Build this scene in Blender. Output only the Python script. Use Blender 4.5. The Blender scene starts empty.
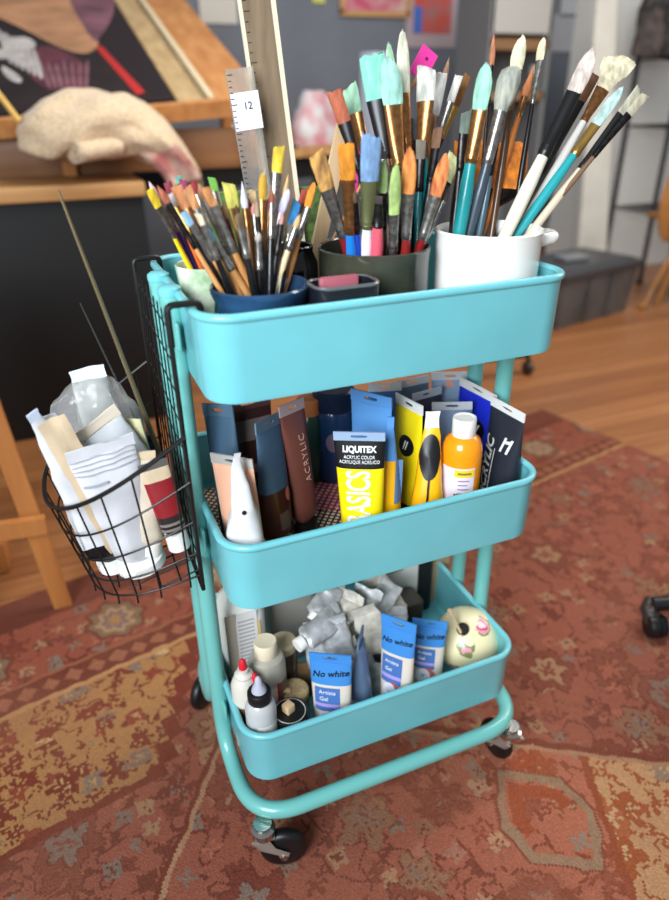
import bpy, bmesh, math, random
from mathutils import Vector as V, Matrix, noise
R = math.radians
random.seed(7)
scene = bpy.context.scene
COL = scene.collection

# ------------------------------------------------------------------ camera
CAM = V((-0.3169, -0.7324, 0.9444)); FPX = 671.6
YAW, PITCH, ROLL = 0.385, 0.4802, -0.0152
_cy, _sy, _cp, _sp = math.cos(YAW), math.sin(YAW), math.cos(PITCH), math.sin(PITCH)
FWD = V((_sy*_cp, _cy*_cp, -_sp)); _r = V((_cy, -_sy, 0)); _u = _r.cross(FWD)
RIGHT = _r*math.cos(ROLL) + _u*math.sin(ROLL); UP = -_r*math.sin(ROLL) + _u*math.cos(ROLL)
cd = bpy.data.cameras.new('camera'); cam = bpy.data.objects.new('camera', cd); COL.objects.link(cam)
m = Matrix((RIGHT, UP, -FWD)).transposed().to_4x4(); m.translation = CAM
cam.matrix_world = m
cd.sensor_fit = 'VERTICAL'; cd.sensor_height = 36.0; cd.lens = FPX/900*36
cd.clip_start = .02; cd.dof.use_dof = True; cd.dof.focus_distance = .80; cd.dof.aperture_fstop = 2.6
scene.camera = cam

def ray(x, y): return RIGHT*((x-334.5)/FPX) + UP*(-(y-450)/FPX) + FWD
def onz(x, y, z): d = ray(x, y); return CAM + d*((z-CAM.z)/d.z)
def ony(x, y, Y): d = ray(x, y); return CAM + d*((Y-CAM.y)/d.y)
def onx(x, y, X): d = ray(x, y); return CAM + d*((X-CAM.x)/d.x)
def depth(P): return (V(P)-CAM).dot(FWD)
def pix(P):
    q = V(P)-CAM; z = q.dot(FWD)
    return V((334.5+FPX*q.dot(RIGHT)/z, 450-FPX*q.dot(UP)/z))
def px2m(n, P): return n*depth(P)/FPX

# --------------------------------------------------------------- materials
def lin(c):
    return tuple(((x/255)/12.92 if x/255 <= .04045 else ((x/255+.055)/1.055)**2.4) for x in c) + (1,)
_M = {}
def mat(name, col, rough=.5, metal=0, var=0, scale=60, trans=0, ior=1.45, alpha=1, bump=0, coat=0, stretch=None, col2=None, sheen=0):
    if name in _M: return _M[name]
    mt = bpy.data.materials.new(name); mt.use_nodes = True
    nt = mt.node_tree; b = nt.nodes['Principled BSDF']
    b.inputs['Base Color'].default_value = lin(col)
    b.inputs['Roughness'].default_value = rough; b.inputs['Metallic'].default_value = metal
    b.inputs['IOR'].default_value = ior
    b.inputs['Transmission Weight'].default_value = trans
    b.inputs['Coat Weight'].default_value = coat; b.inputs['Alpha'].default_value = alpha
    if sheen: b.inputs['Sheen Weight'].default_value = sheen
    if var or bump or col2:
        tc = nt.nodes.new('ShaderNodeTexCoord'); mp = nt.nodes.new('ShaderNodeMapping')
        nt.links.new(tc.outputs['Object'], mp.inputs['Vector'])
        if stretch: mp.inputs['Scale'].default_value = stretch
        nz = nt.nodes.new('ShaderNodeTexNoise'); nz.inputs['Scale'].default_value = scale; nz.inputs['Detail'].default_value = 4
        nt.links.new(mp.outputs['Vector'], nz.inputs['Vector'])
        if var or col2:
            rp = nt.nodes.new('ShaderNodeValToRGB')
            rp.color_ramp.elements[0].position = .35; rp.color_ramp.elements[1].position = .65
            c2 = col2 if col2 else tuple(max(0, x*(1-var)) for x in col)
            rp.color_ramp.elements[0].color = lin(c2); rp.color_ramp.elements[1].color = lin(col)
            nt.links.new(nz.outputs['Fac'], rp.inputs['Fac']); nt.links.new(rp.outputs['Color'], b.inputs['Base Color'])
        if bump:
            bp = nt.nodes.new('ShaderNodeBump'); bp.inputs['Strength'].default_value = bump; bp.inputs['Distance'].default_value = .004
            nt.links.new(nz.outputs['Fac'], bp.inputs['Height']); nt.links.new(bp.outputs['Normal'], b.inputs['Normal'])
    _M[name] = mt; return mt
def cm(c, rough=.45, metal=0, **k):
    return mat('paint_%d_%d_%d_%d_%d' % (c[0], c[1], c[2], int(rough*100), int(metal*100)), c, rough, metal, **k)

class G:
    """tiny node-graph writer"""
    def __init__(s, name):
        s.mt = bpy.data.materials.new(name); s.mt.use_nodes = True; s.nt = s.mt.node_tree
        s.b = s.nt.nodes['Principled BSDF']
    def put(s, sock, v):
        if isinstance(v, (int, float)): sock.default_value = v
        elif isinstance(v, tuple): sock.default_value = v
        else: s.nt.links.new(v, sock)
    def m(s, op, a, b=0, c=0, clamp=False):
        n = s.nt.nodes.new('ShaderNodeMath'); n.operation = op; n.use_clamp = clamp
        s.put(n.inputs[0], a); s.put(n.inputs[1], b); s.put(n.inputs[2], c); return n.outputs[0]
    def mix(s, f, a, b):
        n = s.nt.nodes.new('ShaderNodeMix'); n.data_type = 'RGBA'
        s.put(n.inputs[0], f); s.put(n.inputs[6], a); s.put(n.inputs[7], b); return n.outputs[2]
    def coord(s, rot=0, scale=(1, 1, 1), loc=(0, 0, 0)):
        t = s.nt.nodes.new('ShaderNodeTexCoord'); mp = s.nt.nodes.new('ShaderNodeMapping')
        s.nt.links.new(t.outputs['Object'], mp.inputs['Vector'])
        mp.inputs['Rotation'].default_value = (0, 0, rot); mp.inputs['Scale'].default_value = scale; mp.inputs['Location'].default_value = loc
        return mp.outputs['Vector']
    def sep(s, v):
        n = s.nt.nodes.new('ShaderNodeSeparateXYZ'); s.nt.links.new(v, n.inputs[0]); return n.outputs
    def comb(s, x, y, z=0):
        n = s.nt.nodes.new('ShaderNodeCombineXYZ'); s.put(n.inputs[0], x); s.put(n.inputs[1], y); s.put(n.inputs[2], z); return n.outputs[0]
    def noise(s, v, scale, det=3):
        n = s.nt.nodes.new('ShaderNodeTexNoise'); s.nt.links.new(v, n.inputs['Vector'])
        n.inputs['Scale'].default_value = scale; n.inputs['Detail'].default_value = det; return n.outputs['Fac']
    def voro(s, v, scale, rnd=1, metric='EUCLIDEAN'):
        n = s.nt.nodes.new('ShaderNodeTexVoronoi'); s.nt.links.new(v, n.inputs['Vector']); n.distance = metric
        n.inputs['Scale'].default_value = scale; n.inputs['Randomness'].default_value = rnd
        return n.outputs['Distance'], n.outputs['Color']
    def ramp(s, f, stops, const=True):
        n = s.nt.nodes.new('ShaderNodeValToRGB'); s.put(n.inputs[0], f); cr = n.color_ramp
        if const: cr.interpolation = 'CONSTANT'
        while len(cr.elements) < len(stops): cr.elements.new(.5)
        for e, (p, c) in zip(cr.elements, stops): e.position = p; e.color = lin(c)
        return n.outputs[0]
    def bumpn(s, h, st=.4, d=.003):
        n = s.nt.nodes.new('ShaderNodeBump'); n.inputs['Strength'].default_value = st; n.inputs['Distance'].default_value = d
        s.nt.links.new(h, n.inputs['Height']); s.nt.links.new(n.outputs[0], s.b.inputs['Normal'])

def wood(name, c1, c2, axis='x', scale=1, rough=.5):
    if name in _M: return _M[name]
    g = G(name); st = {'x': (2, 22, 22), 'y': (22, 2, 22), 'z': (22, 22, 2)}[axis]
    v = g.coord(scale=tuple(a*scale for a in st)); n = g.noise(v, 1.6, 6)
    g.put(g.b.inputs['Base Color'], g.ramp(n, [(.3, c2), (.7, c1)], False)); g.b.inputs['Roughness'].default_value = rough
    _M[name] = g.mt; return g.mt

# ------------------------------------------------------------------ meshes
WORLD = {}
class MB:
    def __init__(s): s.bm = bmesh.new()
    def ringloft(s, rings, closed=True, cap0=True, cap1=True, loop=False):
        vs = [[s.bm.verts.new(p) for p in r] for r in rings]; n = len(vs[0])
        pairs = list(zip(vs[:-1], vs[1:])) + ([(vs[-1], vs[0])] if loop else [])
        for a, b in pairs:
            for k in range(n if closed else n-1):
                j = (k+1) % n
                try: s.bm.faces.new((a[k], a[j], b[j], b[k]))
                except ValueError: pass
        if closed and not loop:
            if cap0: s.bm.faces.new(list(reversed(vs[0])))
            if cap1: s.bm.faces.new(vs[-1])
        return s
    def tube(s, pts, r, n=10, loop=False):
        pts = [V(p) for p in pts]; N = len(pts); rs = r if isinstance(r, (list, tuple)) else [r]*N
        rings = []; up = None
        for i, p in enumerate(pts):
            if loop: t = (pts[(i+1) % N]-pts[i-1])
            else: t = (pts[min(i+1, N-1)]-pts[max(i-1, 0)])
            t.normalize()
            if up is None: up = t.orthogonal().normalized()
            else:
                up = up - t*up.dot(t)
                up = up.normalized() if up.length > 1e-6 else t.orthogonal().normalized()
            w = t.cross(up)
            rings.append([p + (up*math.cos(2*math.pi*k/n) + w*math.sin(2*math.pi*k/n))*rs[i] for k in range(n)])
        return s.ringloft(rings, loop=loop)
    def lathe(s, base, prof, axis=(0, 0, 1), n=28, cap0=True, cap1=True, sq=None):
        a = V(axis).normalized(); e = a.orthogonal().normalized(); f = a.cross(e); base = V(base)
        rings = [[base + a*z + (e*math.cos(2*math.pi*k/n)+f*math.sin(2*math.pi*k/n))*max(r, 1e-5) for k in range(n)] for r, z in prof]
        return s.ringloft(rings, cap0=cap0, cap1=cap1)
    def box(s, c, d, rot=None, bev=0):
        c = V(c); x, y, z = [q/2 for q in d]
        rot = rot or Matrix.Identity(3)
        if bev:
            b = min(bev, x*.9, y*.9, z*.9)
            def rc(zz, i):
                out = []
                for sx, sy, a0 in ((1, 1, 0), (-1, 1, 90), (-1, -1, 180), (1, -1, 270)):
                    for k in range(4):
                        a = R(a0+30*k); out.append(c + rot @ V((sx*(x-b)+(b-i)*math.cos(a), sy*(y-b)+(b-i)*math.sin(a), zz)))
                return out
            return s.ringloft([rc(-z, b*.98), rc(-z+b*.3, b*.3), rc(-z+b, 0), rc(z-b, 0), rc(z-b*.3, b*.3), rc(z, b*.98)])
        q = [c + rot @ V((sx*x, sy*y, zz)) for zz in (-z, z) for sx, sy in ((-1, -1), (1, -1), (1, 1), (-1, 1))]
        return s.ringloft([q[:4], q[4:]])
    def grid(s, f, nu, nv):
        vs = [[s.bm.verts.new(f(i/nu, j/nv)) for j in range(nv+1)] for i in range(nu+1)]
        for i in range(nu):
            for j in range(nv): s.bm.faces.new((vs[i][j], vs[i+1][j], vs[i+1][j+1], vs[i][j+1]))
        return s
    def slab(s, poly, th):
        th = V(th); return s.ringloft([[V(p) for p in poly], [V(p)+th for p in poly]])
    def build(s, name, mt, parent=None, label=None, smooth=True, base=None, solid=0, sub=0, fix=True):
        if fix: bmesh.ops.recalc_face_normals(s.bm, faces=s.bm.faces)
        if parent is not None: off = WORLD[parent.name]
        else:
            if base is None:
                lo = V([min(v.co[i] for v in s.bm.verts) for i in range(3)]); hi = V([max(v.co[i] for v in s.bm.verts) for i in range(3)])
                off = V(((lo.x+hi.x)/2, (lo.y+hi.y)/2, lo.z))
            else: off = V(base)
        for v in s.bm.verts: v.co -= off
        me = bpy.data.meshes.new(name); s.bm.to_mesh(me); s.bm.free()
        o = bpy.data.objects.new(name, me); COL.objects.link(o)
        if smooth:
            me.shade_smooth()
            try: me.set_sharp_from_angle(angle=R(38))
            except Exception: pass
        me.materials.append(mt)
        if parent is not None: o.parent = parent
        else: o.location = off
        WORLD[o.name] = off
        if label: o['label'] = label
        if sub:
            md = o.modifiers.new('sub', 'SUBSURF'); md.levels = md.render_levels = sub
        if solid:
            md = o.modifiers.new('sol', 'SOLIDIFY'); md.thickness = solid; md.offset = 0
        return o
def thing(name, label, cat, loc, group=None):
    o = bpy.data.objects.new(name, None); COL.objects.link(o); o.location = loc; o.empty_display_size = .02
    o['label'] = label; o['category'] = cat
    if group: o['group'] = group
    WORLD[o.name] = V(loc); return o
def tag(o, label, cat, group=None):
    o['label'] = label; o['category'] = cat
    if group: o['group'] = group
    return o
def struct(o): o['kind'] = 'structure'; return o

def rr(L, D, r, z, n=8):
    pts = []
    for cx, cy, a0 in ((L/2-r, D/2-r, 0), (-L/2+r, D/2-r, 90), (-L/2+r, -D/2+r, 180), (L/2-r, -D/2+r, 270)):
        for k in range(n+1):
            a = R(a0+90*k/n); pts.append(V((cx+r*math.cos(a), cy+r*math.sin(a), z)))
    return pts
def fillet(P, rad, n=8):
    """round the inner corners of a polyline"""
    P = [V(p) for p in P]; out = [P[0]]
    for i in range(1, len(P)-1):
        a, b, c = P[i-1], P[i], P[i+1]; r_ = rad[i-1] if isinstance(rad, (list, tuple)) else rad
        d1 = (a-b); d2 = (c-b); k = min(r_, d1.length*.49, d2.length*.49)
        p1 = b+d1.normalized()*k; p2 = b+d2.normalized()*k
        for j in range(n+1):
            t = j/n; out.append(p1*(1-t)**2 + b*2*t*(1-t) + p2*t*t)
    out.append(P[-1]); return out

def text_mesh(body, size, shear=0, space=1, align='CENTER', ext=.0002, bold=0):
    cu = bpy.data.curves.new('t', 'FONT'); cu.body = body; cu.size = size; cu.shear = shear; cu.space_character = space
    cu.align_x = align; cu.align_y = 'CENTER'; cu.resolution_u = 3; cu.extrude = ext; cu.offset = bold
    o = bpy.data.objects.new('t', cu); COL.objects.link(o); bpy.context.view_layer.update()
    me = bpy.data.meshes.new_from_object(o.evaluated_get(bpy.context.evaluated_depsgraph_get()))
    bpy.data.objects.remove(o); bpy.data.curves.remove(cu); return me
def lettering(body, size, surf, u0, v0, mt, parent, rot=0, shear=0, sx=1, space=1, lift=.0007, bold=0, name='lettering'):
    """letters laid on a surface surf(u,v)->(point, normal)"""
    me = text_mesh(body, size, shear, space, bold=bold); bm = bmesh.new(); bm.from_mesh(me); bpy.data.meshes.remove(me)
    c, s_ = math.cos(R(rot)), math.sin(R(rot))
    for v in bm.verts:
        x, y, z = v.co.x*sx, v.co.y, v.co.z
        P, N = surf(u0+x*c-y*s_, v0+x*s_+y*c); v.co = P + N*(lift+z)
    mb = MB(); mb.bm.free(); mb.bm = bm
    return mb.build(name, mt, parent, smooth=False, fix=False)
def patch(surf, u0, u1, v0, v1, mt, parent, name='label_panel', lift=.0004, nu=10, nv=6, label=None, shape=None):
    mb = MB()
    def f(a, b, l):
        if shape == 'oval':
            ang = a*2*math.pi; rr_ = b
            u = (u0+u1)/2+(u1-u0)/2*rr_*math.cos(ang); v = (v0+v1)/2+(v1-v0)/2*rr_*math.sin(ang)
        else: u = u0+(u1-u0)*a; v = v0+(v1-v0)*b
        P, N = surf(u, v); return P+N*l
    if shape == 'oval': nu, nv = 20, 3
    mb.grid(lambda a, b: f(a, b, lift), nu, nv)
    return mb.build(name, mt, parent, label=label, fix=False)

# ------------------------------------------------------------ common paints
TEAL = mat('teal_powder_coat', (112, 190, 198), .33, var=.05, scale=9, coat=.25)
TEAL2 = mat('teal_tube_paint', (108, 180, 174), .3, coat=.3)
BLACKP = mat('black_plastic', (18, 18, 19), .4)
CHROME = mat('chrome', (200, 198, 192), .18, 1)
STEEL = mat('grey_caster_plastic', (150, 138, 128), .35, .3)
WIRE = mat('black_wire', (26, 24, 23), .38, .3)
WHITEP = mat('white_plastic', (232, 230, 224), .35)
SILVERF = mat('silver_ferrule', (178, 174, 168), .28, .9, var=.3, scale=200)
COPPERF = mat('copper_ferrule', (176, 122, 74), .28, .85, var=.2, scale=200)
GOLDF = mat('gold_ferrule', (190, 150, 80), .3, .85)
DARKF = mat('dark_ferrule', (52, 48, 48), .3, .7, var=.5, scale=200)
BLACKF = mat('black_ferrule', (20, 19, 20), .35)
WOODH = wood('raw_wood_handle', (206, 150, 92), (176, 118, 64), 'z', 3, .4)
WH = mat('ink', (12, 12, 14), .6)
WINK = mat('white_ink', (228, 228, 228), .5)
GREYSEAL = mat('grey_seal', (196, 198, 204), .4)

# ================================================================= the cart
L, D, RAD = .4204, .308, .04
cart = thing('utility_cart', 'turquoise three tier metal utility cart on casters standing on the patterned rug', 'cart', (0, 0, 0))
HT = dict(top=(.775, .0912), mid=(.5219, .0918), low=(.2282, .0922)); TAP = .0053
def tray(z, h, lab):
    mb = MB(); b = .0046; rings = []
    def ring(off, zz): return rr(L+2*off, D+2*off, max(.01, RAD+off), zz, 8)
    rings.append(ring(-TAP-.006, z-h)); rings.append(ring(-TAP-.001, z-h+.002)); rings.append(ring(-TAP, z-h+.007))
    rings.append(ring(-.0035, z-.011))
    for a in range(-70, 200, 30):
        rings.append(ring(-b+b*math.cos(R(a)), z-b+b*math.sin(R(a))))
    rings.append(ring(-.0065, z-.011)); rings.append(ring(-TAP-.003, z-h+.008)); rings.append(ring(-TAP-.008, z-h+.003))
    mb.ringloft(rings, cap0=True, cap1=True)
    return mb.build('tray', TEAL, cart, label=lab)
tray(*HT['top'], 'topmost tray'); tray(*HT['mid'], 'middle tray'); tray(*HT['low'], 'lowest tray')
UX, UYF, UYR, TR = .2135, -.034, .034, .0098
def frame(sy):
    yu = UYF if sy < 0 else UYR
    yb = sy*.171
    P = [(-UX, yu, .772), (-UX-.003, yu, .1), (-UX+.002, sy*.171, .1), (UX-.002, sy*.171, .1), (UX+.003, yu, .1), (UX, yu, .772)]
    pts = fillet(P, [.065, .07, .07, .065], 12)
    return MB().tube(pts, .0114, 16).build('frame_tube', TEAL2, cart, label='%s bent tube of the frame' % ('front' if sy < 0 else 'rear'))
frame(-1); frame(1)
for sx in (-1, 1):
    for yu in (UYF, UYR):
        MB().lathe((sx*UX, yu, .770), [(.012, 0), (.0124, .003), (.012, .007), (.008, .0095), (.001, .010)], n=18).build('tube_cap', TEAL, cart)
    for z, h in HT.values():
        MB().box((sx*.2135, -.0075, z-.045), (.0045, .1, .03), bev=.002).build('tray_bracket', TEAL2, cart)
def caster(x, y, ang):
    d = V((math.cos(ang), math.sin(ang), 0)); s_ = V((-d.y, d.x, 0)); c = V((x, y, 0))+d*.026+V((0, 0, .0325))
    f = MB(); f.lathe((x, y, .066), [(.011, 0), (.0165, .002), (.0165, .012), (.012, .014), (.0125, .022)], n=20)
    ob = f.build('caster', CHROME, cart, label='chrome stem of the caster')
    fk = MB()
    for sg in (-1, 1):
        o = s_*(.0135*sg)
        pr = []
        A = V((x, y, .066)); 
        for p, r in ((A-d*.004, .013), (A+d*.004-V((0, 0, .016)), .0115), (c+V((0, 0, .004)), .0085), (c-V((0,0,.004)), .006)): pr.append((p+o, r))
        fk.ringloft([[p + (d*math.cos(2*math.pi*k/14)*r + s_*math.sin(2*math.pi*k/14)*.003) for k in range(14)] for p, r in pr])
    fk.box((x, y, .064), (.026, .026, .006), bev=.002)
    fk.build('fork', STEEL, ob)
    w = MB().lathe(c-s_*.0105, [(.010, 0), (.012, -.0), (.025, .001), (.030, .003), (.0325, .007), (.0325, .014), (.030, .018), (.025, .020), (.012, .021), (.010, .021)], axis=s_, n=32)
    wo = w.build('wheel', BLACKP, ob)
    MB().lathe(c-s_*.0185, [(.0045, 0), (.0045, .037)], axis=s_, n=12).build('axle', CHROME, ob)
caster(-.2, -.167, R(-17)); caster(.199, -.166, R(97)); caster(-.2, .162, R(228)); caster(.2, .162, R(60))

# ============================================================ wire basket
BX = -.2295
bk = thing('wire_basket', 'black wire half round basket hooked over the left end of the cart', 'basket', (BX, 0, .45))
def ringpt(a, k=.62, ex=.146, ey=.121, z0=.649, zz=None):
    ca, sa = math.cos(a), math.sin(a)
    u = abs(sa)**.8; v = math.copysign(abs(ca)**.8, ca)
    x = BX-ex*u
    return V((x, -ey*v, (z0-k*ex*u) if zz is None else zz))
N = 40
MB().tube([ringpt(math.pi*i/N) for i in range(N+1)], .0025, 8).build('rim_ring', WIRE, bk)
zb = .468
mb = MB()
def botpt(a): return ringpt(a, ex=.118, ey=.107, zz=zb-.028*abs(math.sin(a)))
for i in range(13):
    a = math.pi*(i+.25)/12.5
    if a > math.pi: continue
    mb.tube([ringpt(a), botpt(a)+V((0, 0, 0)), botpt(a)-V((0, 0, .012))], .0011, 6)
for t in (.3, .58, .82, 1.0):
    mb.tube([ringpt(math.pi*i/N)*(1-t)+botpt(math.pi*i/N)*t for i in range(N+1)], .0012, 6)
mb.build('front_grid', WIRE, bk)
mb = MB()
for k in range(-4, 5): # floor grid
    y = k*.024; s_ = math.sqrt(max(0, 1-(y/.105)**2))
    mb.tube([(BX, y, zb), (BX-.108*s_, y, zb-.028*s_)], .0011, 6)
for k in range(1, 5):
    x = .022*k; s_ = math.sqrt(max(0, 1-(x/.108)**2)); mb.tube([(BX-x, -.105*s_, zb-.028*x/.108), (BX-x, .105*s_, zb-.028*x/.108)], .0011, 6)
mb.build('floor_grid', WIRE, bk)
mb = MB()
for k in range(-4, 5): mb.tube([(BX, k*.0245, .768), (BX, k*.0245, .452)], .0008, 6)
for k in range(0, 10): mb.tube([(BX+.0008, -.112, .456+k*.033), (BX+.0008, .112, .456+k*.033)], .0008, 6)
mb.build('back_mesh', WIRE, bk)
mb = MB(); ed = []
for y in (-.113, .113): mb.tube([(BX, y, .775), (BX, y, .452)], .0023, 8)
mb.tube([(BX, -.113, .452), (BX, .113, .452)], .0025, 8)
mb.build('back_frame', WIRE, bk)
for y in (-.113, .113):
    MB().tube(fillet([(BX, y, .74), (BX, y, .7795), (-.199, y, .7795), (-.199, y, .762)], .006, 4), .0034, 8).build('hook', WIRE, bk)

# ============================================================ vessel helper
def vessel(name, label, cat, c, prof, th, mt, inner=None, n=40, group=None):
    """open pot: outer profile [(r,z)], wall thickness th"""
    o = thing(name, label, cat, c, group)
    inn = [(max(r-th, .002), z if i else z+th) for i, (r, z) in enumerate(prof)]
    MB().lathe(c, list(prof)+[(prof[-1][0]-th*.5, prof[-1][1]+th*.4)]+list(reversed(inn)), n=n).build('body', mt, o)
    return o
TZ = .6845+.0006
blue_c = V((-.133, -.088, TZ)); BLUEGL = mat('dark_blue_glaze', (38, 70, 104), .12, var=.45, scale=22, coat=.7)
vessel('ceramic_bowl', 'dark blue glazed pot crowded with thin brushes at the left of the top tray', 'pot', blue_c,
       [(.036, 0), (.045, .01), (.049, .04), (.047, .074), (.046, .085), (.0495, .093), (.050, .098)], .004, BLUEGL)
gc = V((-.163, .004, TZ))
GR = mat('white_green_glaze', (226, 224, 208), .2, col2=(120, 160, 110), scale=28, coat=.5)
vessel('ceramic_cup', 'white and green glazed cup behind the dark blue pot', 'cup', gc, [(.024, 0), (.029, .02), (.032, .07), (.036, .104)], .003, GR)
OL = mat('olive_black_glaze', (62, 62, 50), .2, var=.3, scale=18, coat=.5)
can_c = V((.0165, -.036, TZ))
vessel('brush_canister', 'dark olive glazed canister full of brushes in the middle of the top tray', 'pot', can_c,
       [(.059, 0), (.0625, .006), (.0625, .1), (.0635, .114)], .004, OL)
mug_c = V((.1425, -.072, TZ))
WG = mat('white_glaze', (236, 232, 226), .12, coat=.6)
mugo = vessel('white_crock', 'big white glazed crock with a stubby handle at the right of the top tray', 'crock', mug_c,
       [(.051, 0), (.0565, .006), (.0585, .06), (.0595, .122), (.061, .128)], .0045, WG)
hp = mug_c+V((.0575, .004, .111))
MB().tube(fillet([hp+V((-.006, -.012, 0)), hp+V((.031, -.015, .003)), hp+V((.031, .016, .003)), hp+V((-.006, .018, 0))], .016, 6), [.0075]*22, 12).build('handle', WG, mugo)
gjc = V((.088, .062, TZ))
GJ = mat('grey_green_jar', (110, 116, 104), .25, coat=.3)
vessel('jar', 'grey green jar of long brushes behind the olive canister', 'jar', gjc, [(.036, 0), (.04, .01), (.04, .12), (.041, .15)], .003, GJ)

bjc = V((-.071, -.012, TZ))
vessel('jar', 'shiny black jar between the dark blue pot and the olive canister', 'jar', bjc, [(.024, 0), (.027, .004), (.027, .1), (.022, .112), (.023, .118)], .003, mat('black_glass', (16, 15, 16), .12, coat=.5))
# dark dish in front of canister
dk = mat('charcoal_plastic', (22, 25, 32), .3, coat=.3)
dish = thing('plastic_tub', 'small charcoal plastic tub with a silver rim in front of the olive canister', 'tub', (-.052, -.125, TZ))
def dring(z, sx, sy, dx=0): return [V((-.0585, -.1235, z))+V((p.x, p.y, 0)) for p in rr(sx, sy, min(sx, sy)*.3, 0, 4)]
MB().ringloft([dring(TZ, .058, .036), dring(TZ+.05, .064, .041), dring(TZ+.1, .068, .043), dring(TZ+.1005, .062, .037), dring(TZ+.06, .058, .031), dring(TZ+.02, .05, .028)]).build('body', dk, dish)
rim = [p for p in dring(TZ+.1005, .066, .041)]
MB().tube(rim, .0018, 6, loop=True).build('rim', mat('brushed_rim', (150, 150, 152), .3, .8), dish)
MB().box((-.0585, -.113, TZ+.078), (.042, .008, .054), bev=.003).build('insert', mat('dusty_pink_foam', (160, 84, 96), .7), dish, label='dusty pink insert')

# ================================================================ brushes
CUPS = dict(blue=(blue_c, .0445, .098, .038), green=(gc, .031, .104, .024), can=(can_c, .058, .114, .053), mug=(mug_c, .056, .127, .048), jar=(gjc, .037, .15, .032))
def find_base(cup, rim_px, tip, yb=0):
    c, rr_, h, rb = CUPS[cup]; best = None; z0 = c.z+.006
    for i in range(15):
        rad = rb*.92*i/14
        for k in range(24 if i else 1):
            a = 2*math.pi*k/24; b = V((c.x+rad*math.cos(a), c.y+rad*math.sin(a), z0))
            t = (c.z+h-z0)/max(.02, tip.z-z0); q = b.lerp(tip, t)
            e = math.hypot(q.x-c.x, q.y-c.y); cost = (pix(q)-V(rim_px)).length
            # compare image x at the rim row
            d2 = pix(tip)-pix(b); yy = rim_px[1]
            if abs(d2.y) > 1: cost = abs(pix(b).x+d2.x*(yy-pix(b).y)/d2.y-rim_px[0])
            if e > rr_-.004: cost += (e-rr_+.004)*9000
            cost += rad*18 + (c.y-b.y)*yb
            if best is None or cost < best[0]: best = (cost, b)
    return best[1]
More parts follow.
